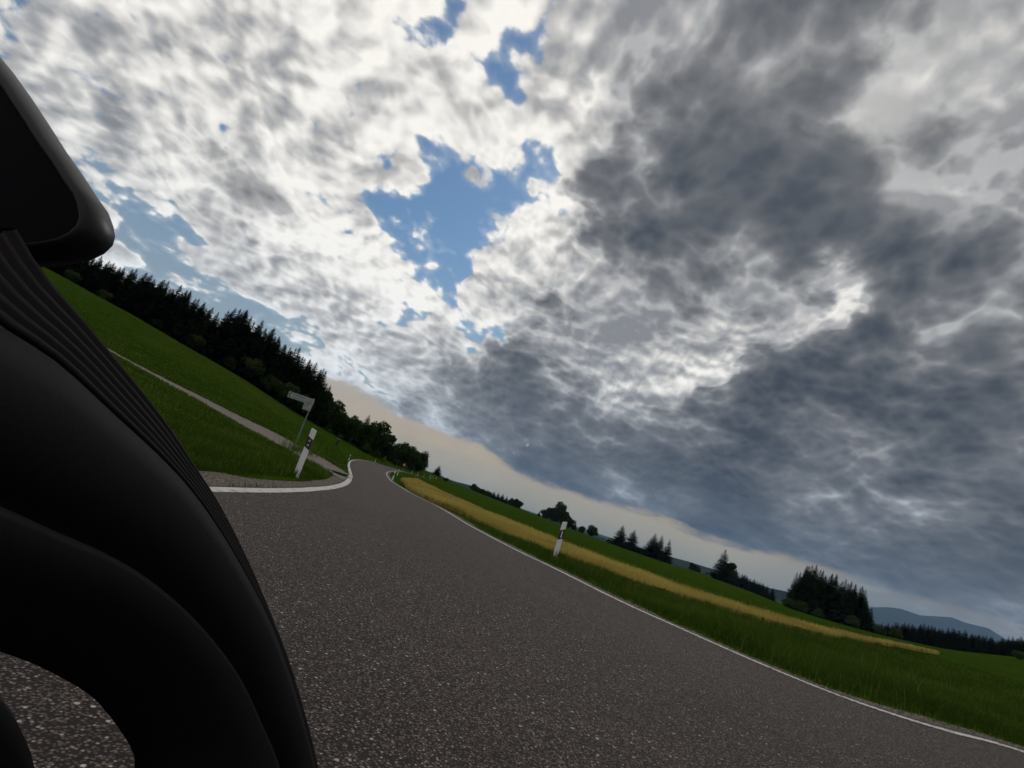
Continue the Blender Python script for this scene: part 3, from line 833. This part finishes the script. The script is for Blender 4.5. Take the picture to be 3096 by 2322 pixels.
for m_, _t in BSH: m_.materials.append(M_BUSH); _t.materials.append(M_BARK)
TR = random.Random(5)
def tree(kind, base, height, label, group=None, wide=1.0, variant=None, cat='tree', tilt=0):
    src = {'spruce': SPR, 'leaf': LEF, 'bush': BSH}[kind]
    i = TR.randrange(len(src)) if variant is None else variant
    name = {'spruce': 'spruce_tree', 'leaf': 'broadleaf_tree', 'bush': 'bush'}[kind]
    o = empty(name, base, (0, tilt, TR.random() * 6.28)); s = height / 10.0
    o.scale = (s * wide, s * wide, s)
    link('crown', src[i][0], None, o); link('trunk', src[i][1], None, o)
    tag(o, label, cat, group)
    return o
def at_px(x, y, d, sink=.2):
    p = spot(x, y, d); z = float(land(p[0], p[1])[0])
    return (p[0], p[1], z - sink)
def px_h(px, d): return px * d / 1600.0

# the spruce wood along the top of the left meadow
ex = np.array([e[0] for e in FOREST_EDGE], float); ey = np.array([e[1] for e in FOREST_EDGE], float); ed = np.array([e[2] for e in FOREST_EDGE], float)
sky_x = np.array([100, 301, 374, 424, 497, 565, 598, 627, 648, 695, 724, 775, 808, 833, 887, 923, 949, 975.])
sky_y = np.array([700, 778, 807, 822, 854, 889, 908, 936, 927, 925, 952, 981, 1013, 1028, 1068, 1093, 1115, 1165.])
LAB_W = 'dark spruce in the dense wood along the top of the left meadow'
for row, (n, dd) in enumerate(((46, 1.0), (44, 1.045), (40, 1.10))):
    for k in range(n):
        x = 90 + (968 - 90) * (k + TR.uniform(.1, .9)) / n
        y = np.interp(x, ex, ey); d = np.interp(x, ex, ed) * dd
        dx_ = (np.interp(x, sky_x, sky_y) - y) * -.325 * .95
        top = np.interp(x + 20, sky_x, sky_y)
        p = spot(x, y, np.interp(x, ex, ed)); q = (p[0] * dd, p[1] * dd)
        zz = float(land(q[0], q[1])[0])
        # height so that the tops follow the wood's own skyline
        zt = spot(x + (y - top) * .31, top, d)[2]
        hgt = (zt - zz) * (1.0 if row else .92) * TR.uniform(.88, 1.05)
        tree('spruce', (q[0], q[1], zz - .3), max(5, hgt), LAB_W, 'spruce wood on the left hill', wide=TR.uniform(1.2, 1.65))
# lighter bushes and broadleaf trees in front of and beside the wood
for (x, y, hp, wd, lab) in [(735, 1141, 84, 1.0, 'light green rounded bush before the spruce wood, tallest of its clump'), (690, 1118, 46, .9, 'low green bush left of the tall clump at the wood edge'), (805, 1189, 66, 1.0, 'green bush right of the tall clump before the spruces'),
                              (860, 1225, 84, 1.0, 'broad light green bush behind the direction sign'), (905, 1250, 70, .9, 'dark green bush right behind the signpost panel'), (580, 1056, 60, .8, 'grey green bush standing out of the dark spruces'), (210, 845, 40, 1.0, 'bush at the far left end of the wood below the mirror'), (310, 905, 36, 1.0, 'small bush at the left foot of the wood'), (470, 994, 36, 1.0, 'low bush at the meadow edge under the spruces')]:
    d = np.interp(x, ex, ed) * .985
    tree('bush', at_px(x, y, d), px_h(hp, d), lab, 'bushes along the left wood', wide=wd, cat='bush')
for (x, y, topy, d, v, wd, kind, lab) in [
    (955, 1284, 1160, 168, 1, .8, 'leaf', 'dark broadleaf tree next to the last tall spruce of the wood'),
    (985, 1300, 1190, 170, 0, .9, 'leaf', 'dark rounded tree just right of the spruce wood'),
    (1015, 1317, 1225, 173, 2, .8, 'leaf', 'dark broadleaf tree in the dip between wood and round trees'),
    (1048, 1338, 1240, 176, 3, .8, 'leaf', 'leafy tree left of the tree with a tufted top'),
    (1080, 1354, 1247, 186, 4, 1.2, 'spruce', 'dark conifer with a tufted top poking above round trees'),
    (1085, 1358, 1262, 181, 2, .9, 'leaf', 'broad dark tree on the slope above the bend'),
    (1120, 1374, 1256, 186, 0, .95, 'leaf', 'large rounded grey green tree above the bend'),
    (1152, 1389, 1298, 190, 4, 1.2, 'leaf', 'rounded tree stepping down right of the large one'),
    (1175, 1398, 1338, 205, 1, 1.0, 'leaf', 'lower dark tree in the gap before the last round trees'),
    (1205, 1412, 1326, 222, 3, 1.0, 'leaf', 'tall dark round tree behind the warning triangle'),
    (1232, 1419, 1340, 232, 0, 1.0, 'leaf', 'dark round tree, second from the right end of the left trees'),
    (1258, 1426, 1352, 240, 2, .82, 'leaf', 'rightmost dark round tree at the end of the left trees')]:
    tree(kind, at_px(x, y, d, .5), px_h((y - topy) * .97, d), lab, 'trees above the bend', wide=wd, variant=v)
for (x, y, hp, d, lab) in [(1100, 1366, 30, 176, 'low bush at the foot of the trees above the bend'), (1135, 1385, 26, 180, 'small pale bush at the foot of the large round tree'), (1190, 1409, 22, 205, 'low dark bush left of the warning triangle'), (1245, 1427, 16, 230, 'low bush under the last round trees')]:
    tree('bush', at_px(x, y, d), px_h(hp, d), lab, 'bushes along the left wood', cat='bush')

# trees along the right-hand horizon
for (x, y, topy, d, kind, v, wd, lab) in [
    (1318, 1443, 1409, 400, 'spruce', 4, 1.35, 'lone ragged conifer on the horizon right of the left trees'),
    (1337, 1469, 1456, 300, 'bush', 0, .5, 'left one of two small dark bushes in the far meadow'),
    (1345, 1472, 1457, 300, 'bush', 1, .5, 'right one of two small dark bushes in the far meadow'),
    (1430, 1488, 1459, 470, 'leaf', 0, 1.0, 'broadleaf tree at the left end of the first far row'),
    (1444, 1495, 1470, 475, 'leaf', 3, 1.1, 'dark tree, second from left in the first far row'),
    (1457, 1500, 1475, 480, 'leaf', 1, 1.1, 'dark tree, third from left in the first far row'),
    (1471, 1506, 1481, 480, 'leaf', 2, 1.0, 'dark tree in the middle of the first far row'),
    (1487, 1513, 1485, 480, 'spruce', 2, 1.4, 'conifer left of centre in the right half of the first far row'),
    (1500, 1518, 1488, 485, 'spruce', 0, 1.5, 'conifer in the right half of the first far row'),
    (1513, 1523, 1492, 485, 'spruce', 2, 1.5, 'conifer second from right in the first far row'),
    (1526, 1528, 1499, 485, 'spruce', 0, 1.4, 'conifer at the right end of the first far row'),
    (1544, 1535, 1502, 490, 'leaf', 3, .8, 'left tree of the small square clump after the first row'),
    (1556, 1539, 1503, 490, 'leaf', 1, .9, 'middle tree of the small square clump after the first row'),
    (1566, 1543, 1511, 490, 'leaf', 4, 1.0, 'right tree of the small square clump after the first row'),
    (1627, 1564, 1546, 450, 'spruce', 0, 1.2, 'tiny conifer left of the tall domed grove'),
    (1645, 1571, 1538, 448, 'leaf', 2, .9, 'low tree at the left of the domed grove'),
    (1664, 1578, 1530, 445, 'leaf', 3, .9, 'dark tree left of the tallest in the domed grove'),
    (1683, 1585, 1513, 445, 'leaf', 0, .62, 'tallest round topped tree of the domed grove'),
    (1700, 1591, 1541, 440, 'leaf', 1, .95, 'dark tree right of the tallest in the domed grove'),
    (1717, 1598, 1562, 435, 'leaf', 3, .9, 'lower tree at the right side of the domed grove'),
    (1733, 1605, 1573, 430, 'spruce', 1, 1.1, 'small conifer at the right end of the domed grove'),
    (1756, 1612, 1588, 425, 'leaf', 2, .85, 'smaller of two round trees left of the tall spruces'),
    (1787, 1623, 1585, 425, 'leaf', 0, 1.0, 'larger of two round trees left of the tall spruces'),
    (1838, 1645, 1627, 410, 'spruce', 2, 1.3, 'tiny conifer left of the row of tall spruces'),
    (1867, 1656, 1590, 400, 'spruce', 4, 1.15, 'first tall spruce from the left in the open row'),
    (1903, 1669, 1605, 395, 'spruce', 4, 1.2, 'second tall spruce from the left in the open row'),
    (1930, 1678, 1654, 395, 'bush', 0, .9, 'low bush between second and third tall spruces'),
    (1944, 1682, 1660, 395, 'bush', 2, .9, 'low bush left of the third tall spruce'),
    (1964, 1689, 1614, 390, 'spruce', 2, 1.2, 'third tall spruce, broadest of the open row'),
    (1984, 1696, 1620, 388, 'spruce', 0, 1.1, 'fourth tall spruce, close beside the broadest one'),
    (2009, 1704, 1633, 385, 'spruce', 1, 1.1, 'last tall spruce at the right end of the open row'),
    (2091, 1727, 1698, 500, 'leaf', 1, .9, 'left one of two small trees alone before the blue hill'),
    (2107, 1732, 1709, 500, 'leaf', 2, .8, 'right one of two small trees alone before the blue hill'),
    (2172, 1766, 1671, 370, 'spruce', 3, 1.2, 'tall dark spruce standing before the sloping wood'),
    (2197, 1770, 1697, 372, 'leaf', 4, .8, 'broad crowned tree leaning right beside the tall spruce')]:
    tree(kind, at_px(x, y, d, .3), px_h((y - topy) * 1.0, d), lab, 'trees along the right horizon', wide=wd * (1.6 if kind == 'spruce' else 1.3), variant=v, cat='bush' if kind == 'bush' else 'tree')
LAB_S = 'small dark conifer in the sloping wood right of the tall lone spruce'
for k in range(26):
    t = (k % 13 + TR.uniform(0, .9)) / 13; x = 2195 + 138 * t; y = 1777 + 40 * t; top = 1726 + 48 * t
    d = 420 + 20 * (k // 13)
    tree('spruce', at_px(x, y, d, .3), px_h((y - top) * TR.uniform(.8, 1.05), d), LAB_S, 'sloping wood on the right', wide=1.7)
LAB_B = 'dark spruce in the compact block of wood on the right'
tops = np.array([(2375, 1790), (2400, 1745), (2419, 1720), (2437, 1709), (2484, 1719), (2535, 1744), (2578, 1762), (2622, 1780), (2640, 1830)])
for row in range(3):
    for k in range(15):
        x = 2388 + (2626 - 2388) * (k + TR.uniform(.1, .9)) / 15
        y = np.interp(x, [2380, 2500, 2625], [1838, 1880, 1913]); d = 232 + 9 * row
        top = np.interp(x + 26, tops[:, 0], tops[:, 1])
        tree('spruce', at_px(x, y, d, .4), px_h((y - top) * TR.uniform(.85, 1.04), d), LAB_B, 'block of wood on the right', wide=TR.uniform(.95, 1.3))
for (x, y, hp, lab) in [(2420, 1853, 34, 'pale green bush at the left foot of the compact wood'), (2470, 1870, 30, 'green bush at the middle foot of the compact wood'), (2572, 1899, 40, 'rounded green bush at the right foot of the compact wood'), (2385, 1838, 30, 'dark bush at the left corner of the compact wood'), (2705, 1937, 34, 'rounded bush between the compact wood and the far forest'), (2660, 1922, 26, 'low bush just right of the compact wood'), (3080, 1988, 30, 'green bush before the far forest at the right picture edge')]:
    tree('bush', at_px(x, y, 222), px_h(hp, 222), lab, 'bushes on the right', cat='bush')
LAB_F = 'dark spruce in the long far forest at the right edge of the field'
for row in range(2):
    for k in range(50):
        x = 2640 + (3230 - 2640) * (k + TR.uniform(.1, .9)) / 50
        y = np.interp(x, [2640, 2723, 2897, 3096, 3230], [1917, 1940, 1969, 1989, 2010]); d = 262 + 10 * row
        top = np.interp(x + 15, [2640, 2662, 2842, 3023, 3096, 3230], [1885, 1880, 1892, 1932, 1928, 1950])
        tree('spruce', at_px(x, y, d, .4), px_h((y - top) * TR.uniform(.86, 1.1), d), LAB_F, 'far forest on the right', wide=TR.uniform(1.35, 1.9))

# ------------------------------------------------------------------ far hills
def ridge(name, pts, dist, depth, mat, label, rough=1.0, drop=120):
    p = np.array(pts, float); xs = np.linspace(p[0, 0], p[-1, 0], 160); ys = np.interp(xs, p[:, 0], p[:, 1])
    R = np.random.default_rng(len(pts)); jit = np.convolve(R.normal(0, 1, 168), np.ones(9) / 9, 'valid') * rough
    v = []; rows = 9
    for x, y, j in zip(xs, ys, jit):
        tx, ty, tz = spot(x, y + j, dist)
        for k in range(rows):
            u = k / (rows - 1) * 2 - 1              # front foot .. crest .. back foot
            f = 1 + u * depth
            zt = -drop + (tz + drop) * (1 - abs(u) ** 1.3)
            v.append((tx * f, ty * f, zt + (R.normal(0, 1) * .02 * (tz + drop) if 0 < abs(u) < 1 else 0)))
    f = []
    for i in range(159):
        for k in range(rows - 1):
            a = i * rows + k; f.append((a, a + 1, a + rows + 1, a + rows))
    me = mesh(name, v, f)
    o = link(name, me, mat, smooth=True); tag(o, label, kind='structure'); return o
ridge('wooded_hills', [(900, 1335), (1150, 1395), (1261, 1414), (1277, 1418), (1327, 1437), (1371, 1454), (1425, 1468), (1500, 1502), (1571, 1535), (1609, 1552), (1802, 1619), (1860, 1640), (1960, 1668), (2023, 1682), (2080, 1697), (2152, 1720), (2330, 1779), (2374, 1787), (2500, 1835), (2800, 1935), (3200, 2070)], 3600, .22, M_HILL, 'low blue wooded hills along the horizon', .7)
ridge('mountains', [(2350, 1795), (2480, 1826), (2560, 1838), (2640, 1836), (2680, 1836), (2723, 1840), (2781, 1860), (2824, 1863), (2879, 1867), (2915, 1881), (2987, 1899), (3041, 1932), (3120, 1950), (3300, 2005)], 12000, .11, M_ROCK, 'hazy blue mountains far away at the right', 1.0, 100)

# ------------------------------------------------------------------ grass and crop
def blades(name, x, y, z, h, w, lean, mat, tint0, label, cat, head=False):
    n = len(x); R = rng
    a = R.uniform(0, 2 * math.pi, n); b = R.uniform(0, 2 * math.pi, n)
    ax, ay = np.cos(a) * w, np.sin(a) * w
    lx, ly = np.cos(b) * lean * h, np.sin(b) * lean * h
    V = np.empty((n, 5, 3), 'f')
    V[:, 0] = np.stack((x - ax, y - ay, z - .03), 1); V[:, 1] = np.stack((x + ax, y + ay, z - .03), 1)
    mx, my, mz = x + lx * .35, y + ly * .35, z + h * .58
    k = 1.0 if head else .75
    V[:, 2] = np.stack((mx + ax * k, my + ay * k, mz), 1); V[:, 3] = np.stack((mx - ax * k, my - ay * k, mz), 1)
    V[:, 4] = np.stack((x + lx, y + ly, z + h * np.sqrt(np.clip(1 - lean * lean * .4, .3, 1))), 1)
    i = np.arange(n)[:, None] * 5
    L = np.hstack((i + [[0, 1, 2, 3]], i + [[3, 2, 4]])).ravel()
    S = np.tile([4, 3], n)
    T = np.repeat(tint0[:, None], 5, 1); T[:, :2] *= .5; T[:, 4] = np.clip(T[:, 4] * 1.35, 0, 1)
    o = link(name, big_mesh(name, V.reshape(-1, 3), L, S, T.ravel()), mat)
    tag(o, label, cat, kind='stuff'); return o
def scatter(n, a0, a1, r0, r1, power=0.0):
    a = np.radians(rng.uniform(a0, a1, n)); t = rng.uniform(0, 1, n)
    r = np.exp(np.log(r0) + (np.log(r1) - np.log(r0)) * t)
    return r * np.sin(a), r * np.cos(a), r
def vnoise(x, y, s, seed):
    R = np.random.default_rng(seed); g_ = R.uniform(0, 1, (64, 64))
    u, v = x / s, y / s; i, j = np.floor(u).astype(int), np.floor(v).astype(int); fu, fv = u - i, v - j
    fu = fu * fu * (3 - 2 * fu); fv = fv * fv * (3 - 2 * fv)
    G = lambda p, q_: g_[p % 64, q_ % 64]
    return (G(i, j) * (1 - fu) + G(i + 1, j) * fu) * (1 - fv) + (G(i, j + 1) * (1 - fu) + G(i + 1, j + 1) * fu) * fv
ROADX = np.vstack((offset(CR, .30)[::2], offset(CL, -.18)[::-2]))
SHP = np.vstack((offset(sh_out, 0), offset(sh_in, 0)[::-1]))
def clear(x, y):
    k = ~in_poly(x, y, ROADX) & ~in_poly(x, y, SHP) & ~in_poly(x, y, APRON)
    d, i = near_dist(x, y, CP); return k & (d > pw[i] - .12 + rng.uniform(-.1, .1, len(x)))
# right-hand verge: tall grass
x, y, r = scatter(210000, -8, 62, 6.5, 70)
m = clear(x, y) & ~in_poly(x, y, CROP_POLY) & (x > np.interp(y, CR[::-1, 1][np.argsort(CR[::-1, 1])], CR[::-1, 0][np.argsort(CR[::-1, 1])]) - .5)
x, y, r = x[m], y[m], r[m]
dE, _ = near_dist(x, y, CR[::2])
grow = np.clip((dE - .25) / 1.6, .18, 1); clump = vnoise(x, y, .5, 3) * .6 + vnoise(x, y, 2.3, 4) * .6
beyond = r > np.interp(np.arctan2(x, y), *zip(*sorted((math.atan2(a, b), math.hypot(a, b)) for a, b in CROP_NEAR)))
keep = ~beyond; x, y, r, dE, grow, clump = (k_a[keep] for k_a in (x, y, r, dE, grow, clump))
h = (.13 + .26 * clump * rng.uniform(.5, 1.3, len(x))) * grow * np.clip((72 - r) / 30, .12, 1)
tint = np.clip(.10 + .45 * vnoise(x, y, 1.1, 9) * rng.uniform(.4, 1.2, len(x)) + (rng.uniform(0, 1, len(x)) > .93) * .45, 0, 1)
tint = np.where((dE < .7) & (rng.uniform(0, 1, len(x)) < .5), .9, tint)
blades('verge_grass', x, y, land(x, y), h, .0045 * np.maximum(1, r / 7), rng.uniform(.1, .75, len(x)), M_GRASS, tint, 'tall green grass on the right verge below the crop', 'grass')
x, y, r = scatter(3000, -6, 60, 8.5, 45)
m = clear(x, y) & ~in_poly(x, y, CROP_POLY) & (x > np.interp(y, CR[np.argsort(CR[:, 1]), 1], CR[np.argsort(CR[:, 1]), 0]) + .5) & (vnoise(x, y, 1.6, 31) > .55)
x, y, r = x[m], y[m], r[m]
blades('verge_weeds', x, y, land(x, y), rng.uniform(.28, .55, len(x)), .0022 * np.maximum(1, r / 7), rng.uniform(.05, .5, len(x)), M_WEED, rng.uniform(0, 1, len(x)), 'sparse taller seed stalks and weeds in the right verge', 'weeds', True)
# left bank and meadow: shorter
x, y, r = scatter(190000, -72, -4, 8.0, 120)
m = clear(x, y) & (x < np.interp(y, CL[np.argsort(CL[:, 1]), 1], CL[np.argsort(CL[:, 1]), 0]))
x, y, r = x[m], y[m], r[m]
dL_, _ = near_dist(x, y, CP)
lower = (r < 26) & (dL_ > .8)
h = (.07 + .12 * vnoise(x, y, .8, 13) * rng.uniform(.5, 1.4, len(x))) * np.where(lower, 1.35, 1.0) * np.clip((125 - r) / 70, .15, 1)
tint = np.clip(.12 + .5 * vnoise(x, y, 1.7, 19) * rng.uniform(.3, 1.2, len(x)) + (rng.uniform(0, 1, len(x)) > .93) * .7, 0, 1)
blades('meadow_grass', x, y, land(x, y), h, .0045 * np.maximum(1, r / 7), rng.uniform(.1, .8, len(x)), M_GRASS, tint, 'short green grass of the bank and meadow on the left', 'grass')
# taller seeding grass beside the signpost
n = 260
x = sp[0] + rng.normal(.5, .5, n); y = sp[1] - .5 + rng.normal(0, .7, n)
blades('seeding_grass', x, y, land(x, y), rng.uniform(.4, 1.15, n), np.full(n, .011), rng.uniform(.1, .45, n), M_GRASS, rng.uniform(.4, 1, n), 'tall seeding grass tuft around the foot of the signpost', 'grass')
# ripening crop: a closed canopy of stalks and ears
x, y, r = scatter(260000, -12, 46, 18, 130)
m = in_poly(x, y, CROP_POLY); x, y, r = x[m], y[m], r[m]
tint = np.clip(.15 + .6 * vnoise(x, y, 2.1, 23) * rng.uniform(.3, 1.3, len(x)), 0, 1)
row_ = (x * .8 + y * .6) / 9.0                       # tractor tracks running through the crop
m = (np.abs(row_ - np.round(row_)) > .030) | (np.abs((x * .8 + y * .6) % 9.0 - 1.9) < .8)
x, y, r, tint = x[m], y[m], r[m], tint[m]
h = .42 + .10 * vnoise(x, y, 1.2, 27) + rng.normal(0, .035, len(x))
crop = blades('crop_field', x, y, land(x, y), h, .006 * np.maximum(1, r / 12), rng.uniform(.05, .4, len(x)), M_CROP, tint, 'narrow field of golden ripening crop beyond the right verge', 'crop', True)
m = in_poly(gx, gy, CROP_POLY); idx = -np.ones(len(gx), int); idx[m] = np.arange(m.sum())
cq = q[np.all(m[q], axis=1)] if False else None
quad_all = np.vstack([np.stack((ia * nr + j, ia * nr + j + 1, ib * nr + j + 1, ib * nr + j), 1) for j in range(nr - 1)])
sel = quad_all[np.all(m[quad_all], axis=1)]
cv = np.stack((gx[m], gy[m], gz[m] + .30), 1)
can = link('crop_canopy', big_mesh('crop_canopy', cv, idx[sel][:, ::-1].ravel(), np.full(len(sel), 4)), M_CROPFLOOR, crop, smooth=True)
can['kind'] = 'stuff'

# ------------------------------------------------------------------ motorcycle close by on the left
bike = empty('motorcycle', (0, 0, 0)); tag(bike, 'black motorcycle fairing, mirror and tyre close up at the left', 'motorcycle')
LEAN = Matrix(((math.cos(ROLL), 0, -math.sin(ROLL)), (0, 1, 0), (math.sin(ROLL), 0, math.cos(ROLL)))).to_4x4()
bike.matrix_world = Matrix.Translation((0, 0, CAM_Z)) @ LEAN
RAIL_O = [(.407, .205), (.434, .184), (.463, .169), (.483, .161), (.509, .147), (.556, .124), (.605, .099), (.652, .072), (.716, .03), (.755, .006), (.822, -.042), (.919, -.121), (1.005, -.198), (1.129, -.315), (1.261, -.459), (1.39, -.617), (1.549, -.837)]
RAIL_T = [(.317, .143), (.339, .133), (.378, .119), (.431, .106), (.503, .076), (.585, .041), (.657, .005), (.749, -.053), (.86, -.135), (.947, -.205), (1.033, -.288), (1.156, -.42), (1.277, -.567), (1.425, -.77)]
RAIL_K = [(.354, .014), (.417, -.008), (.466, -.027), (.527, -.05), (.594, -.081), (.681, -.131), (.773, -.194), (.863, -.266), (.952, -.353), (1.061, -.469), (1.169, -.628)]
RAIL_I = [(.435, -.101), (.508, -.126), (.526, -.134), (.567, -.156), (.615, -.186), (.655, -.214), (.688, -.244), (.722, -.279), (.743, -.304), (.753, -.327), (.76, -.401)]
def rail(pts, s, n=64):
    p = curve(pts, 400)[:, :2]
    d = np.concatenate(([0], np.cumsum(np.linalg.norm(np.diff(p, axis=0), axis=1)))); u = np.linspace(0, d[-1], n)
    return np.stack((np.full(n, s), np.interp(u, d, p[:, 0]), np.interp(u, d, p[:, 1])), 1)
rO, rT, rK, rI = rail(RAIL_O, -.36), rail(RAIL_T, -.335), rail(RAIL_K, -.345), rail(RAIL_I, -.40)
def loft(name, rails, mat, parent, smooth=True):
    n = len(rails[0]); v = np.vstack(rails); f = []
    for k in range(len(rails) - 1):
        for i in range(n - 1): f.append((k * n + i, k * n + i + 1, (k + 1) * n + i + 1, (k + 1) * n + i))
    me = mesh(name, v, f); return link(name, me, mat, parent, smooth)
def between(a, b, t, ds): 
    c = a * (1 - t) + b * t; c = c.copy(); c[:, 0] += ds; return c
def moved(a, ds): c = a.copy(); c[:, 0] += ds; return c
fair = loft('side_fairing', [moved(rI, -.014), moved(rI, -.008), rI, between(rI, rK, .12, .018), between(rI, rK, .5, .032), between(rI, rK, .85, .022), between(rI, rK, .95, .012), rK, between(rK, rT, .02, -.006), between(rK, rT, .06, .004), between(rK, rT, .35, .016), between(rK, rT, .7, .014), between(rK, rT, .97, .002), moved(rT, -.006), moved(rT, -.03), moved(rO, -.05), moved(rO, -.12)], M_FAIRING, bike)
seq = []
for k in range(6):
    t0, t1 = k / 6, (k + 1) / 6
    seq += [between(rT, rO, t0 + .015, -.002), between(rT, rO, t0 + .05, .001), between(rT, rO, t1 - .05, .001), between(rT, rO, t1 - .015, -.002)]
seq += [moved(rO, -.004), moved(rO, -.03), between(rO, rT, .1, -.05)]
loft('ribbed_trim', [moved(rT, -.03)] + seq, M_TRIM, bike)
ends = MB()
MIR = [(-.466, .426), (-.444, .398), (-.429, .381), (-.408, .354), (-.387, .325), (-.37, .301), (-.353, .279), (-.338, .258), (-.327, .244), (-.321, .231), (-.318, .221), (-.319, .212), (-.325, .204), (-.335, .198), (-.351, .194), (-.374, .191), (-.407, .188), (-.461, .191), (-.528, .238), (-.552, .348), (-.52, .423)]
mc = np.array(MIR) * (.47 / .45); cen = mc.mean(0)
def ring(scale, y, sh=(0, 0)): return [(*(cen + np.array(sh) + (p - cen) * scale), y) for p in mc]
prof_m = [(.875, .4445, (-.004, -.002)), (.90, .4425, (-.003, -.001)), (.94, .448, (0, 0)), (.985, .458, (0, 0)), (1.0, .470, (0, 0)), (.93, .479, (0, 0)), (.78, .489, (-.004, 0)), (.5, .498, (-.01, 0)), (.2, .502, (-.015, 0))]
v = []; f = []; nm = len(mc)
for (s, yy, sh) in prof_m: v += [(a, c, b) for a, b, c in ring(s, yy, sh)]
for k in range(len(prof_m) - 1):
    for i in range(nm): f.append((k * nm + i, k * nm + (i + 1) % nm, (k + 1) * nm + (i + 1) % nm, (k + 1) * nm + i))
f.append(tuple((len(prof_m) - 1) * nm + i for i in range(nm)))
hous = link('mirror_housing', mesh('mirror_housing', v, f), M_MIRROR, bike, True)
vg = [(a, c, b) for a, b, c in ring(.88, .4475, (-.004, -.002))]
link('mirror_glass', mesh('mirror_glass', vg, [tuple(range(nm))]), M_GLASS, hous)
MB().tube([(-.45, .5, .24), (-.47, .5, .14), (-.50, .52, .06)], [.022, .024, .028], 10).build('mirror_stalk', M_FAIRING, bike, True)
# front tyre seen through the gap under the fairing
def torus(R_, r_, c, n=48, m_=14):
    v = []; f = []
    for i in range(n):
        a = i * 2 * math.pi / n
        for k in range(m_):
            b = k * 2 * math.pi / m_
            rr_ = R_ + r_ * math.cos(b)
            v.append((c[0] + r_ * .9 * math.sin(b), c[1] + rr_ * math.cos(a), c[2] + rr_ * math.sin(a)))
    for i in range(n):
        for k in range(m_): f.append((i * m_ + k, ((i + 1) % n) * m_ + k, ((i + 1) % n) * m_ + (k + 1) % m_, i * m_ + (k + 1) % m_))
    return v, f
WC = (-.62, .50, -.50)
wv, wf = torus(.31, .065, WC)
wheel = link('wheel', mesh('wheel_tyre', wv, wf), M_TYRE, bike, True)
hb = MB().tube([(WC[0] - .05, WC[1], WC[2]), (WC[0] + .05, WC[1], WC[2])], .05, 12)
for k in range(5):
    a = k * 2 * math.pi / 5
    hb.tube([(WC[0], WC[1] + .04 * math.cos(a), WC[2] + .04 * math.sin(a)), (WC[0], WC[1] + .255 * math.cos(a), WC[2] + .255 * math.sin(a))], [.02, .014], 6)
hb.build('rim', M_FAIRING, wheel, True)

# ------------------------------------------------------------------ air
hz_ = MB().box((0, 6500, 258), (27600, 15400, 784))
hm = bpy.data.materials.new('haze'); hm.use_nodes = True
ht = hm.node_tree; ht.nodes.clear()
pv_ = ht.nodes.new('ShaderNodeVolumePrincipled'); pv_.inputs['Density'].default_value = 3.2e-5
pv_.inputs['Color'].default_value = (.42, .68, 1.0, 1); pv_.inputs['Anisotropy'].default_value = .2
ho = ht.nodes.new('ShaderNodeOutputMaterial'); ht.links.new(pv_.outputs[0], ho.inputs['Volume'])
haze = hz_.build('haze', hm); tag(haze, 'thin bluish haze in the air', kind='stuff')

scene.cycles.max_bounces = 4; scene.cycles.diffuse_bounces = 2; scene.cycles.glossy_bounces = 2; scene.cycles.transmission_bounces = 2; scene.cycles.volume_bounces = 0; scene.cycles.transparent_max_bounces = 4
